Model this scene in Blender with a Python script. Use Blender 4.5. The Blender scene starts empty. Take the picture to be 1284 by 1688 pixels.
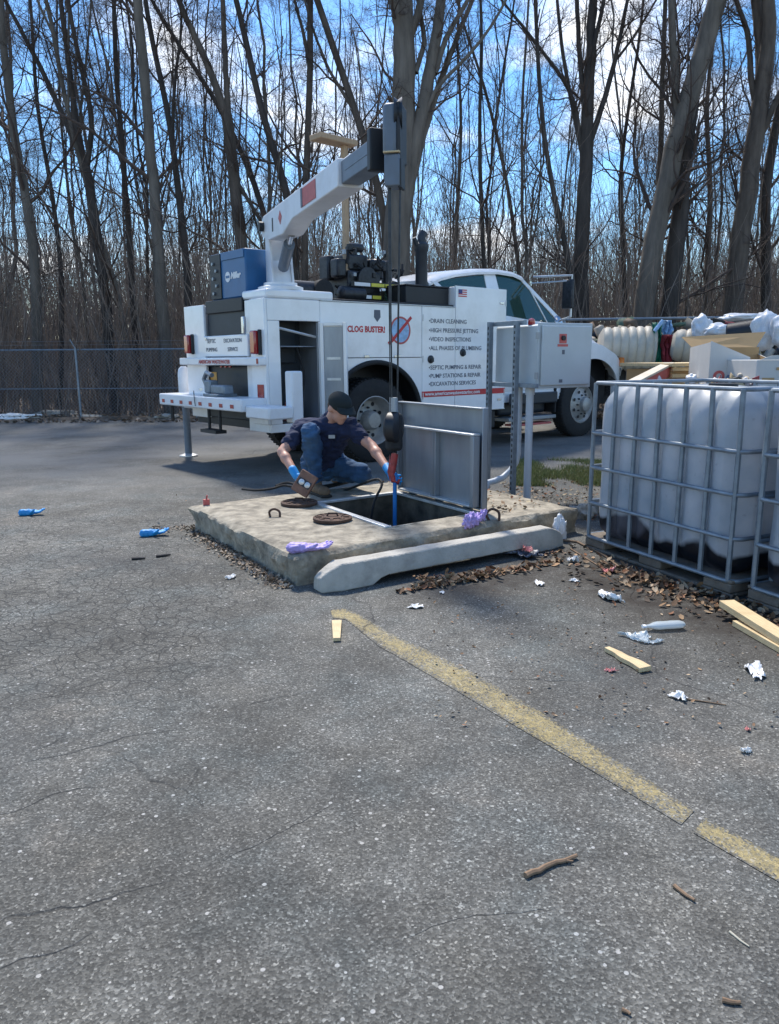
import bpy, bmesh, math, random
import numpy as np
from mathutils import Vector, Matrix, noise, Quaternion
R = math.radians
PI = math.pi
rng = np.random.default_rng(7)
rnd = random.Random(5)
S = bpy.context.scene
COL = S.collection

# ------------------------------------------------------------ camera
EYE = 1.38; FPX = 1240.0; PITCH = math.atan(256 / FPX); ROLL = R(0.42)
cam = bpy.data.cameras.new('camera'); cam_o = bpy.data.objects.new('camera', cam); COL.objects.link(cam_o)
cam.sensor_fit = 'VERTICAL'; cam.sensor_height = 24; cam.lens = FPX / 1688 * 24
cam.clip_end = 3000; cam.clip_start = 0.05
_F = Vector((0, math.cos(PITCH), -math.sin(PITCH))); _U = Vector((0, math.sin(PITCH), math.cos(PITCH))); _R = Vector((1, 0, 0))
_R2 = _R * math.cos(ROLL) - _U * math.sin(ROLL); _U2 = _R * math.sin(ROLL) + _U * math.cos(ROLL)
m = Matrix((_R2, _U2, -_F)).transposed().to_4x4(); m.translation = Vector((0, 0, EYE)); cam_o.matrix_world = m
S.camera = cam_o
def ray(x, y): return _F * FPX + _R2 * (x - 642) - _U2 * (y - 844)
def G(x, y, z=0.0):                    # point of the place that lies at height z
    d = ray(x, y); return Vector((0, 0, EYE)) + d * ((z - EYE) / d.z)
def at(x, y, Y):                       # point of the place that lies at distance Y
    d = ray(x, y); return Vector((0, 0, EYE)) + d * (Y / d.y)

# ------------------------------------------------------------ sky, sun, exposure
SUN_EL = R(54); SUN_AZ = R(-14)        # azimuth from +Y towards +X
w = bpy.data.worlds.new('World'); S.world = w; w.use_nodes = True
nt = w.node_tree; nt.nodes.clear(); N = nt.nodes.new; LK = nt.links.new
out = N('ShaderNodeOutputWorld'); bg = N('ShaderNodeBackground'); sky = N('ShaderNodeTexSky')
sky.sky_type = 'NISHITA'; sky.sun_disc = False; sky.sun_elevation = SUN_EL; sky.sun_rotation = SUN_AZ
sky.altitude = 200; sky.air_density = 1.0; sky.dust_density = 0.4; sky.ozone_density = 2.0
bg.inputs['Strength'].default_value = 0.15
hs = N('ShaderNodeHueSaturation'); hs.inputs['Saturation'].default_value = 1.34; hs.inputs['Value'].default_value = 0.90
tc = N('ShaderNodeTexCoord'); sep = N('ShaderNodeSeparateXYZ'); LK(tc.outputs['Generated'], sep.inputs[0])
# clouds on a plane overhead: direction divided by height
mx = N('ShaderNodeMath'); mx.operation = 'MAXIMUM'; LK(sep.outputs['Z'], mx.inputs[0]); mx.inputs[1].default_value = 0.0
ad = N('ShaderNodeMath'); ad.operation = 'ADD'; LK(mx.outputs[0], ad.inputs[0]); ad.inputs[1].default_value = 0.16
dv = N('ShaderNodeVectorMath'); dv.operation = 'DIVIDE'; cb = N('ShaderNodeCombineXYZ')
for i in range(3): LK(ad.outputs[0], cb.inputs[i])
LK(tc.outputs['Generated'], dv.inputs[0]); LK(cb.outputs[0], dv.inputs[1])
mp = N('ShaderNodeMapping'); mp.inputs['Location'].default_value = (1.35, 0.55, 0.0); LK(dv.outputs[0], mp.inputs[0])
nz = N('ShaderNodeTexNoise'); nz.inputs['Scale'].default_value = 1.25; nz.inputs['Detail'].default_value = 9; nz.inputs['Roughness'].default_value = 0.56
LK(mp.outputs[0], nz.inputs['Vector'])
cr = N('ShaderNodeValToRGB'); cr.color_ramp.elements[0].position = 0.53; cr.color_ramp.elements[1].position = 0.68
LK(nz.outputs['Fac'], cr.inputs[0])
mixc = N('ShaderNodeMix'); mixc.data_type = 'RGBA'
LK(cr.outputs[0], mixc.inputs[0]); LK(sky.outputs[0], hs.inputs['Color']); LK(hs.outputs[0], mixc.inputs[6]); mixc.inputs[7].default_value = (7.0, 6.95, 6.9, 1)
LK(mixc.outputs[2], bg.inputs[0]); LK(bg.outputs[0], out.inputs[0])
sl = bpy.data.lights.new('sun', 'SUN'); sl.energy = 3.3; sl.angle = R(6); sl.color = (1.0, 0.94, 0.85)
so = bpy.data.objects.new('sun', sl); COL.objects.link(so)
sd = Vector((math.sin(SUN_AZ) * math.cos(SUN_EL), math.cos(SUN_AZ) * math.cos(SUN_EL), math.sin(SUN_EL)))
so.rotation_euler = sd.to_track_quat('Z', 'Y').to_euler()
S.view_settings.view_transform = 'Standard'; S.view_settings.look = 'None'; S.view_settings.gamma = 1; S.view_settings.use_curve_mapping = False
S.view_settings.exposure = 0.85

# ------------------------------------------------------------ materials
def nodes_of(name):
    m = bpy.data.materials.new(name); m.use_nodes = True
    return m, m.node_tree, m.node_tree.nodes['Principled BSDF']
def mat(name, col, rough=0.6, metal=0.0, var=0.12, scale=6.0, bump=0.0, bscale=60.0, dirt=None, dirt_amt=0.5, stretch=(1, 1, 1), coat=0.0, trans=0.0, spec=0.5):
    m, t, p = nodes_of(name); n = t.nodes.new; l = t.links.new
    tc = n('ShaderNodeTexCoord'); mp = n('ShaderNodeMapping'); mp.inputs['Scale'].default_value = stretch; l(tc.outputs['Object'], mp.inputs[0])
    a = n('ShaderNodeTexNoise'); a.inputs['Scale'].default_value = scale; a.inputs['Detail'].default_value = 6; a.inputs['Roughness'].default_value = 0.6; l(mp.outputs[0], a.inputs['Vector'])
    r = n('ShaderNodeMapRange'); r.inputs['From Min'].default_value = 0.3; r.inputs['From Max'].default_value = 0.7
    r.inputs['To Min'].default_value = 1 - var; r.inputs['To Max'].default_value = 1 + var; l(a.outputs['Fac'], r.inputs['Value'])
    v = n('ShaderNodeVectorMath'); v.operation = 'SCALE'; v.inputs[0].default_value = col; l(r.outputs[0], v.inputs['Scale'])
    src = v.outputs[0]
    if dirt:
        b = n('ShaderNodeTexNoise'); b.inputs['Scale'].default_value = scale * 0.6; b.inputs['Detail'].default_value = 8; b.inputs['Roughness'].default_value = 0.7; l(tc.outputs['Object'], b.inputs['Vector'])
        c = n('ShaderNodeValToRGB'); c.color_ramp.elements[0].position = 0.5; c.color_ramp.elements[1].position = 0.72; l(b.outputs['Fac'], c.inputs[0])
        mm = n('ShaderNodeMath'); mm.operation = 'MULTIPLY'; mm.inputs[1].default_value = dirt_amt; l(c.outputs[0], mm.inputs[0])
        mi = n('ShaderNodeMix'); mi.data_type = 'RGBA'; l(mm.outputs[0], mi.inputs[0]); l(src, mi.inputs[6]); mi.inputs[7].default_value = (*dirt, 1); src = mi.outputs[2]
    l(src, p.inputs['Base Color']); p.inputs['Metallic'].default_value = metal; p.inputs['Roughness'].default_value = rough
    p.inputs['Coat Weight'].default_value = coat; p.inputs['Transmission Weight'].default_value = trans; p.inputs['Specular IOR Level'].default_value = spec
    if bump:
        bn = n('ShaderNodeTexNoise'); bn.inputs['Scale'].default_value = bscale; bn.inputs['Detail'].default_value = 5; l(mp.outputs[0], bn.inputs['Vector'])
        bu = n('ShaderNodeBump'); bu.inputs['Strength'].default_value = min(1, bump); bu.inputs['Distance'].default_value = 0.01; l(bn.outputs['Fac'], bu.inputs['Height']); l(bu.outputs[0], p.inputs['Normal'])
    return m
def attr_mat(name, rough=0.8):
    m, t, p = nodes_of(name); a = t.nodes.new('ShaderNodeAttribute'); a.attribute_name = 'Col'
    t.links.new(a.outputs['Color'], p.inputs['Base Color']); p.inputs['Roughness'].default_value = rough; return m

def asphalt(name, paint=False):
    m, t, p = nodes_of(name); n = t.nodes.new; l = t.links.new
    tc = n('ShaderNodeTexCoord'); O = tc.outputs['Object']
    def noi(s, d=5, ro=0.55, vec=O, dist=0.0):
        a = n('ShaderNodeTexNoise'); a.inputs['Scale'].default_value = s; a.inputs['Detail'].default_value = d; a.inputs['Roughness'].default_value = ro; a.inputs['Distortion'].default_value = dist; l(vec, a.inputs['Vector']); return a.outputs['Fac']
    def ramp(x, ps, cs):
        r = n('ShaderNodeValToRGB'); e = r.color_ramp.elements
        while len(e) < len(ps): e.new(0.5)
        for i, (q, c) in enumerate(zip(ps, cs)): e[i].position = q; e[i].color = (c, c, c, 1) if isinstance(c, (int, float)) else (*c, 1)
        l(x, r.inputs[0]); return r.outputs[0]
    def mth(op, a, b):
        x = n('ShaderNodeMath'); x.operation = op
        for i, q in enumerate((a, b)):
            if isinstance(q, (int, float)): x.inputs[i].default_value = q
            else: l(q, x.inputs[i])
        return x.outputs[0]
    def mixr(f, a, b, bt='MIX'):
        x = n('ShaderNodeMix'); x.data_type = 'RGBA'; x.blend_type = bt
        for i, q in ((0, f), (6, a), (7, b)):
            if isinstance(q, (int, float)): x.inputs[i].default_value = q
            elif isinstance(q, tuple): x.inputs[i].default_value = (*q, 1)
            else: l(q, x.inputs[i])
        return x.outputs[2]
    big = ramp(noi(0.45, 6, 0.6), [0.32, 0.5, 0.68], [(0.078, 0.076, 0.068), (0.120, 0.118, 0.107), (0.168, 0.164, 0.148)])
    med = ramp(noi(2.6, 7, 0.7), [0.3, 0.7], [0.60, 1.34])
    col = mixr(1.0, big, med, 'MULTIPLY')
    vo = n('ShaderNodeTexVoronoi'); vo.inputs['Scale'].default_value = 165; vo.inputs['Randomness'].default_value = 1; l(O, vo.inputs['Vector'])
    sp = n('ShaderNodeSeparateColor'); l(vo.outputs['Color'], sp.inputs[0])
    agg = ramp(sp.outputs[0], [0.0, 0.45, 0.8, 0.93, 0.965, 1.0], [0.46, 0.74, 1.08, 1.42, 1.9, 2.5])
    col = mixr(1.0, col, agg, 'MULTIPLY')
    vo3 = n('ShaderNodeTexVoronoi'); vo3.inputs['Scale'].default_value = 47; l(O, vo3.inputs['Vector'])
    sp3 = n('ShaderNodeSeparateColor'); l(vo3.outputs['Color'], sp3.inputs[0])
    stone = mth('MULTIPLY', mth('GREATER_THAN', sp3.outputs[0], 0.965), mth('LESS_THAN', vo3.outputs['Distance'], 0.28))
    col = mixr(stone, col, (0.36, 0.35, 0.33))
    tint = ramp(noi(1.9, 6, 0.65), [0.35, 0.5, 0.65], [(0.93, 1.0, 1.04), (1, 1, 1), (1.02, 1.0, 0.97)]); col = mixr(1.0, col, tint, 'MULTIPLY')
    brown = ramp(noi(1.3, 5, 0.6), [0.58, 0.78], [0.0, 0.4])
    col = mixr(brown, col, mixr(1.0, col, (1.25, 0.95, 0.72), 'MULTIPLY'))
    # cracks: warped cells, in patches
    wv = n('ShaderNodeTexNoise'); wv.inputs['Scale'].default_value = 2.2; wv.inputs['Detail'].default_value = 4; l(O, wv.inputs['Vector'])
    vs = n('ShaderNodeVectorMath'); vs.operation = 'SCALE'; vs.inputs['Scale'].default_value = 0.28; l(wv.outputs['Color'], vs.inputs[0])
    va = n('ShaderNodeVectorMath'); va.operation = 'ADD'; l(O, va.inputs[0]); l(vs.outputs[0], va.inputs[1])
    ve = n('ShaderNodeTexVoronoi'); ve.feature = 'DISTANCE_TO_EDGE'; ve.inputs['Scale'].default_value = 12.5; l(va.outputs[0], ve.inputs['Vector'])
    fine = ramp(ve.outputs['Distance'], [0.0, 0.07], [1.0, 0.0])
    sx = n('ShaderNodeSeparateXYZ'); l(O, sx.inputs[0])
    leftm = mth('MULTIPLY', ramp(mth('MULTIPLY', sx.outputs[0], -1.0), [0.3, 1.1], [0.0, 1.0]), ramp(mth('DIVIDE', sx.outputs[1], 10.0), [0.24, 0.34, 0.62, 0.85], [0.15, 1.0, 1.0, 0.0]))
    fm = mth('MULTIPLY', mth('MULTIPLY', fine, leftm), ramp(noi(0.9, 3), [0.33, 0.46], [0.0, 1.0]))
    vl = n('ShaderNodeTexVoronoi'); vl.feature = 'DISTANCE_TO_EDGE'; vl.inputs['Scale'].default_value = 0.55; l(va.outputs[0], vl.inputs['Vector'])
    longc = mth('MULTIPLY', ramp(vl.outputs['Distance'], [0.0, 0.0045], [1.0, 0.0]), ramp(noi(1.7, 3), [0.46, 0.58], [0.0, 1.0]))
    crack = mth('MAXIMUM', fm, longc)
    for x0, y0, x1, y1, wd in ((-40, 1285, 330, 1190, .007), (-40, 1345, 190, 1290, .005), (-40, 1530, 300, 1440, .008), (-30, 1590, 200, 1530, .005), (60, 1130, 420, 1085, .006), (330, 1420, 560, 1330, .004), (640, 1560, 900, 1500, .003), (-30, 1180, 240, 1110, .006)):
        pa, pb = G(x0, y0), G(x1, y1); d_ = pb - pa; cm = (pa + pb) / 2; mp = n('ShaderNodeMapping'); mp.vector_type = 'TEXTURE'
        mp.inputs['Location'].default_value = (cm.x + .14, cm.y + .14, 0); mp.inputs['Rotation'].default_value = (0, 0, math.atan2(d_.y, d_.x)); mp.inputs['Scale'].default_value = (d_.length * .55, wd, 1e6)
        l(va.outputs[0], mp.inputs[0]); ln = n('ShaderNodeVectorMath'); ln.operation = 'LENGTH'; l(mp.outputs[0], ln.inputs[0]); crack = mth('MAXIMUM', crack, ramp(ln.outputs['Value'], [0.3, 1.0], [1.0, 0.0]))
    if paint:
        at_ = n('ShaderNodeAttribute'); at_.attribute_name = 'Col'
        wr = mth('ADD', mth('MULTIPLY', noi(3.0, 8, 0.72), 0.68), mth('MULTIPLY', sp.outputs[1], 0.32))
        wr = mth('SUBTRACT', wr, mth('MULTIPLY', at_.outputs['Fac'], 0.24))
        wear = ramp(wr, [0.16, 0.32, 0.46], [0.74, 0.36, 0.0])
        col = mixr(wear, col, mixr(1.0, (0.47, 0.37, 0.16), ramp(noi(25, 5, 0.7), [0.3, 0.7], [0.55, 1.15]), 'MULTIPLY'))
    col = mixr(mth('MULTIPLY', crack, 0.66), col, (0.018, 0.018, 0.018))
    # dark soil washed out from the pallet line and oil marks
    def blob_mask(cx, cy, ax, ay, ang, edge=0.5):
        mp = n('ShaderNodeMapping'); mp.vector_type = 'TEXTURE'; mp.inputs['Location'].default_value = (cx, cy, 0); mp.inputs['Rotation'].default_value = (0, 0, ang); mp.inputs['Scale'].default_value = (ax, ay, 1)
        l(va.outputs[0], mp.inputs[0]); ln = n('ShaderNodeVectorMath'); ln.operation = 'LENGTH'; l(mp.outputs[0], ln.inputs[0])
        return ramp(ln.outputs['Value'], [edge, 1.0], [1.0, 0.0])
    soil = blob_mask(1.78, 4.36, 1.5, 0.62, R(-63), 0.45)
    soil = mth('MAXIMUM', soil, mth('MULTIPLY', blob_mask(0.85, 4.70, 1.1, 0.34, R(34), 0.3), 0.85))
    soil = mth('MULTIPLY', soil, ramp(noi(9, 6, 0.65), [0.3, 0.55], [0.35, 1.0]))
    col = mixr(soil, col, (0.026, 0.021, 0.017))
    oil = mth('MAXIMUM', mth('MULTIPLY', blob_mask(-1.75, 5.2, 0.8, 0.35, R(-20), 0.1), 0.45), mth('MULTIPLY', blob_mask(1.2, 3.2, 0.5, 0.9, R(-20), 0.1), 0.35))
    oil = mth('MAXIMUM', oil, mth('MULTIPLY', blob_mask(-1.5, 2.6, 0.55, 0.45, R(10), 0.1), 0.4))
    col = mixr(oil, col, (0.03, 0.031, 0.034))
    # pale dusty worn lanes further out
    dust = mth('MULTIPLY', ramp(mth('DIVIDE', sx.outputs[1], 20.0), [0.36, 0.5], [0.0, 0.75]), ramp(noi(0.8, 5, 0.6), [0.35, 0.62], [0.2, 1.0]))
    col = mixr(dust, col, (0.20, 0.197, 0.187))
    l(col, p.inputs['Base Color'])
    p.inputs['Roughness'].default_value = 0.86; p.inputs['Specular IOR Level'].default_value = 0.35
    b = n('ShaderNodeBump'); b.inputs['Strength'].default_value = 0.55; b.inputs['Distance'].default_value = 0.004
    l(mth('SUBTRACT', mth('ADD', vo.outputs['Distance'], mth('MULTIPLY', noi(300, 2), 0.6)), mth('MULTIPLY', crack, 3.0)), b.inputs['Height']); l(b.outputs[0], p.inputs['Normal'])
    return m

def tank_mat():
    m, t, p = nodes_of('milky_plastic'); n = t.nodes.new; l = t.links.new
    tc = n('ShaderNodeTexCoord'); sx = n('ShaderNodeSeparateXYZ'); l(tc.outputs['Object'], sx.inputs[0])
    a = n('ShaderNodeTexNoise'); a.inputs['Scale'].default_value = 3.5; a.inputs['Detail'].default_value = 6; l(tc.outputs['Object'], a.inputs['Vector'])
    r = n('ShaderNodeValToRGB'); r.color_ramp.elements[0].color = (0.36, 0.43, 0.50, 1); r.color_ramp.elements[1].color = (0.58, 0.60, 0.64, 1)
    r.color_ramp.elements[0].position = 0.35; r.color_ramp.elements[1].position = 0.68; l(a.outputs['Fac'], r.inputs[0])
    # black residue seen through the wall at the bottom: its level sags between the ribs
    s = n('ShaderNodeMath'); s.operation = 'MULTIPLY_ADD'; l(a.outputs['Fac'], s.inputs[0]); s.inputs[1].default_value = 0.08
    c_ = n('ShaderNodeTexNoise'); c_.inputs['Scale'].default_value = 2.6; c_.inputs['Detail'].default_value = 1; l(tc.outputs['Object'], c_.inputs['Vector'])
    c2 = n('ShaderNodeMath'); c2.operation = 'MULTIPLY_ADD'; c2.inputs[1].default_value = 0.30; l(c_.outputs['Fac'], c2.inputs[0]); l(sx.outputs[2], c2.inputs[2]); c3 = n('ShaderNodeMath'); c3.operation = 'SUBTRACT'; c3.inputs[1].default_value = 0.11; l(c2.outputs[0], c3.inputs[0]); l(c3.outputs[0], s.inputs[2])
    q = n('ShaderNodeValToRGB'); q.color_ramp.elements[0].position = 0.345; q.color_ramp.elements[0].color = (1, 1, 1, 1); q.color_ramp.elements[1].position = 0.375; q.color_ramp.elements[1].color = (0, 0, 0, 1); l(s.outputs[0], q.inputs[0])
    b = n('ShaderNodeTexNoise'); b.inputs['Scale'].default_value = 22; b.inputs['Detail'].default_value = 5; l(tc.outputs['Object'], b.inputs['Vector'])
    sp = n('ShaderNodeValToRGB'); sp.color_ramp.elements[0].position = 0.62; sp.color_ramp.elements[1].position = 0.75; l(b.outputs['Fac'], sp.inputs[0])
    k = n('ShaderNodeMath'); k.operation = 'MULTIPLY'; k.inputs[1].default_value = 0.4; l(sp.outputs[0], k.inputs[0])
    m1 = n('ShaderNodeMix'); m1.data_type = 'RGBA'; l(k.outputs[0], m1.inputs[0]); l(r.outputs[0], m1.inputs[6]); m1.inputs[7].default_value = (0.2, 0.2, 0.25, 1)
    m2 = n('ShaderNodeMix'); m2.data_type = 'RGBA'; l(q.outputs[0], m2.inputs[0]); l(m1.outputs[2], m2.inputs[6]); cc = n('ShaderNodeValToRGB'); cc.color_ramp.elements[0].color = (0.10, 0.105, 0.13, 1); cc.color_ramp.elements[0].position = 0.46; cc.color_ramp.elements[1].color = (0.010, 0.013, 0.02, 1); cc.color_ramp.elements[1].position = 0.54; l(c_.outputs['Fac'], cc.inputs[0]); l(cc.outputs[0], m2.inputs[7])
    l(m2.outputs[2], p.inputs['Base Color']); p.inputs['Roughness'].default_value = 0.38
    tr = n('ShaderNodeBsdfTranslucent'); l(m2.outputs[2], tr.inputs[0]); ms = n('ShaderNodeMixShader'); ms.inputs[0].default_value = 0.45
    l(p.outputs[0], ms.inputs[1]); l(tr.outputs[0], ms.inputs[2]); l(ms.outputs[0], t.nodes['Material Output'].inputs[0])
    return m

M = dict(
    asphalt=asphalt('asphalt'), paint=asphalt('worn_paint', True),
    floor=mat('leaf_litter_soil', (0.12, 0.095, 0.072), 0.95, var=0.45, scale=3, bump=1, bscale=18, dirt=(0.2, 0.165, 0.125), dirt_amt=0.7),
    grassm=attr_mat('grass_blades', 0.7), leafm=attr_mat('dry_leaves', 0.8),
    concrete=mat('pad_concrete', (0.30, 0.265, 0.205), 0.92, var=0.5, scale=9, bump=1.0, bscale=42, dirt=(0.11, 0.095, 0.07), dirt_amt=0.9),
    concrete2=mat('wheel_stop_concrete', (0.43, 0.405, 0.355), 0.9, var=0.14, scale=9, bump=0.7, bscale=60, dirt=(0.19, 0.175, 0.15), dirt_amt=0.5),
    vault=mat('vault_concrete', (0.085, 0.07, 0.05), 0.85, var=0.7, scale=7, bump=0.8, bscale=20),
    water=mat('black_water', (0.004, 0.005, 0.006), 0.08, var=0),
    white=mat('truck_white_paint', (0.83, 0.835, 0.84), 0.28, var=0.07, scale=2.5, dirt=(0.45, 0.42, 0.37), dirt_amt=0.32, coat=0.5),
    white2=mat('crane_white_paint', (0.74, 0.75, 0.77), 0.35, var=0.05, scale=4, dirt=(0.45, 0.42, 0.38), dirt_amt=0.35),
    grey_paint=mat('crane_grey_paint', (0.13, 0.16, 0.20), 0.45, var=0.12, scale=8),
    black=mat('black_paint', (0.012, 0.013, 0.016), 0.5, var=0.2),
    darkplate=mat('dark_plate', (0.022, 0.028, 0.036), 0.5, var=0.2),
    rubber=mat('rubber', (0.017, 0.017, 0.018), 0.8, var=0.25, scale=15, bump=0.3),
    machine=mat('machine_metal', (0.035, 0.037, 0.042), 0.42, 0.5, var=0.4, scale=20),
    chrome=mat('bright_metal', (0.55, 0.56, 0.58), 0.25, 0.9, var=0.1),
    rim=mat('wheel_rim_paint', (0.36, 0.35, 0.33), 0.45, 0.3, var=0.15, scale=12, dirt=(0.16, 0.13, 0.1), dirt_amt=0.6),
    alu=mat('aluminium_sheet', (0.30, 0.325, 0.355), 0.42, 0.55, var=0.16, scale=5, stretch=(1, 1, 0.25), dirt=(0.28, 0.28, 0.28), dirt_amt=0.4),
    alu2=mat('aluminium_edge', (0.62, 0.63, 0.63), 0.4, 0.5, var=0.15, scale=9, dirt=(0.3, 0.28, 0.25), dirt_amt=0.5),
    galv=mat('galvanised_steel', (0.21, 0.245, 0.28), 0.5, 0.45, var=0.2, scale=14),
    boxgrey=mat('grey_enclosure', (0.43, 0.47, 0.49), 0.5, 0.1, var=0.07, scale=3, dirt=(0.32, 0.34, 0.38), dirt_amt=0.3),
    pvc=mat('grey_pvc', (0.52, 0.56, 0.60), 0.45, var=0.06),
    welder=mat('welder_blue', (0.02, 0.115, 0.27), 0.4, var=0.12, scale=4, dirt=(0.02, 0.06, 0.17), dirt_amt=0.4),
    red=mat('red_paint', (0.52, 0.02, 0.03), 0.4, var=0.15), redlamp=mat('red_lens', (0.34, 0.012, 0.016), 0.2, var=0.1, coat=0.8),
    redfade=mat('faded_red', (0.50, 0.10, 0.09), 0.5, var=0.15, scale=20),
    lettering=mat('dark_lettering', (0.10, 0.11, 0.14), 0.5, var=0.1), white_print=mat('white_print', (0.8, 0.8, 0.8), 0.5, var=0.02),
    bluepr=mat('pale_blue_print', (0.28, 0.45, 0.66), 0.4, var=0.3, scale=15), navy=mat('navy_print', (0.03, 0.05, 0.2), 0.5), orange=mat('amber_lens', (0.7, 0.19, 0.02), 0.25, var=0.1),
    orange_print=mat('hazard_orange', (0.6, 0.3, 0.06), 0.5), yellow=mat('yellow_label', (0.68, 0.6, 0.07), 0.5),
    wood=mat('fresh_lumber', (0.60, 0.46, 0.26), 0.75, var=0.16, scale=14, stretch=(1, 8, 8), dirt=(0.4, 0.27, 0.13), dirt_amt=0.4),
    cardboard=mat('cardboard_brown', (0.42, 0.27, 0.13), 0.85, var=0.08), cardwhite=mat('cardboard_white', (0.52, 0.51, 0.49), 0.7, var=0.05, dirt=(0.46, 0.45, 0.42), dirt_amt=0.3),
    plastic_w=mat('white_plastic_film', (0.66, 0.67, 0.69), 0.4, var=0.12, scale=10), cream=mat('cream_plastic', (0.58, 0.51, 0.40), 0.55, var=0.14, scale=3, dirt=(0.33, 0.26, 0.17), dirt_amt=0.4),
    green=mat('green_sheet', (0.02, 0.19, 0.12), 0.5, var=0.3), maroon=mat('maroon_cloth', (0.26, 0.03, 0.04), 0.8, var=0.3),
    junk=attr_mat('mixed_scrap', 0.7),
    skin=mat('skin', (0.52, 0.27, 0.19), 0.5, var=0.08, scale=12), hair=mat('dark_hair', (0.05, 0.03, 0.02), 0.8, var=0.3, scale=60),
    shirt=mat('navy_cotton', (0.017, 0.024, 0.062), 0.9, var=0.2, scale=9, bump=0.3), jeans=mat('blue_denim', (0.030, 0.082, 0.17), 0.9, var=0.4, scale=7, bump=0.3, bscale=150, dirt=(0.10, 0.16, 0.20), dirt_amt=0.35),
    cap=mat('black_cap_cloth', (0.012, 0.017, 0.017), 0.9, var=0.2), boot=mat('brown_leather', (0.13, 0.085, 0.05), 0.8, var=0.3, scale=12), sole=mat('boot_sole', (0.03, 0.025, 0.02), 0.9),
    nitrile=mat('blue_nitrile', (0.02, 0.27, 0.62), 0.55, var=0.12, scale=14), nitrile2=mat('violet_nitrile', (0.40, 0.30, 0.62), 0.6, var=0.15, scale=14),
    rust=mat('rusty_iron', (0.085, 0.048, 0.034), 0.85, 0.1, var=0.4, scale=9, bump=0.8, bscale=50, dirt=(0.13, 0.075, 0.045), dirt_amt=0.6),
    rustplate=mat('rusty_plate', (0.20, 0.105, 0.07), 0.8, var=0.3, scale=14, bump=0.5), redtool=mat('worn_red_hook', (0.33, 0.035, 0.03), 0.5, var=0.35, scale=20),
    strap=mat('blue_strap', (0.008, 0.16, 0.46), 0.6, var=0.12, scale=20), palletm=mat('weathered_pallet', (0.15, 0.125, 0.10), 0.9, var=0.3, scale=8, bump=0.5),
    tank=tank_mat(), paper=mat('paper', (0.75, 0.74, 0.72), 0.8, var=0.06), pink=mat('pink_paper', (0.70, 0.30, 0.27), 0.7, var=0.15, scale=30),
    twigm=mat('dead_twig', (0.20, 0.13, 0.08), 0.9, var=0.35, scale=25), twigpale=mat('straw', (0.5, 0.46, 0.36), 0.9),
    rock=mat('broken_concrete', (0.40, 0.37, 0.32), 0.9, var=0.2, scale=8, bump=0.6), tanpost=mat('tan_post', (0.42, 0.29, 0.18), 0.8, var=0.15, scale=10, stretch=(4, 4, 1)),
    bark=mat('bark_brown', (0.10, 0.08, 0.065), 0.95, var=0.45, scale=7, bump=1.0, bscale=26, stretch=(1, 1, 0.18)),
    bark2=mat('bark_grey', (0.14, 0.12, 0.10), 0.95, var=0.35, scale=7, bump=0.9, bscale=26, stretch=(1, 1, 0.18)),
    bark3=mat('bark_dark', (0.062, 0.052, 0.046), 0.95, var=0.4, scale=7, bump=0.9, bscale=26, stretch=(1, 1, 0.18)),
    twigs=mat('twig_bark', (0.075, 0.054, 0.045), 0.95, var=0.3, scale=2), brushm=mat('brush_bark', (0.19, 0.155, 0.13), 0.95, var=0.5, scale=1.5),
)
g, t_, p_ = nodes_of('green_tinted_glass'); M['glass'] = g
p_.inputs['Base Color'].default_value = (0.03, 0.075, 0.06, 1); p_.inputs['Roughness'].default_value = 0.04; p_.inputs['Alpha'].default_value = 0.72; p_.inputs['Coat Weight'].default_value = 0.6
g, t_, p_ = nodes_of('clear_film'); M['film'] = g
p_.inputs['Base Color'].default_value = (0.62, 0.68, 0.70, 1); p_.inputs['Roughness'].default_value = 0.15; p_.inputs['Alpha'].default_value = 0.6

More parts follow.
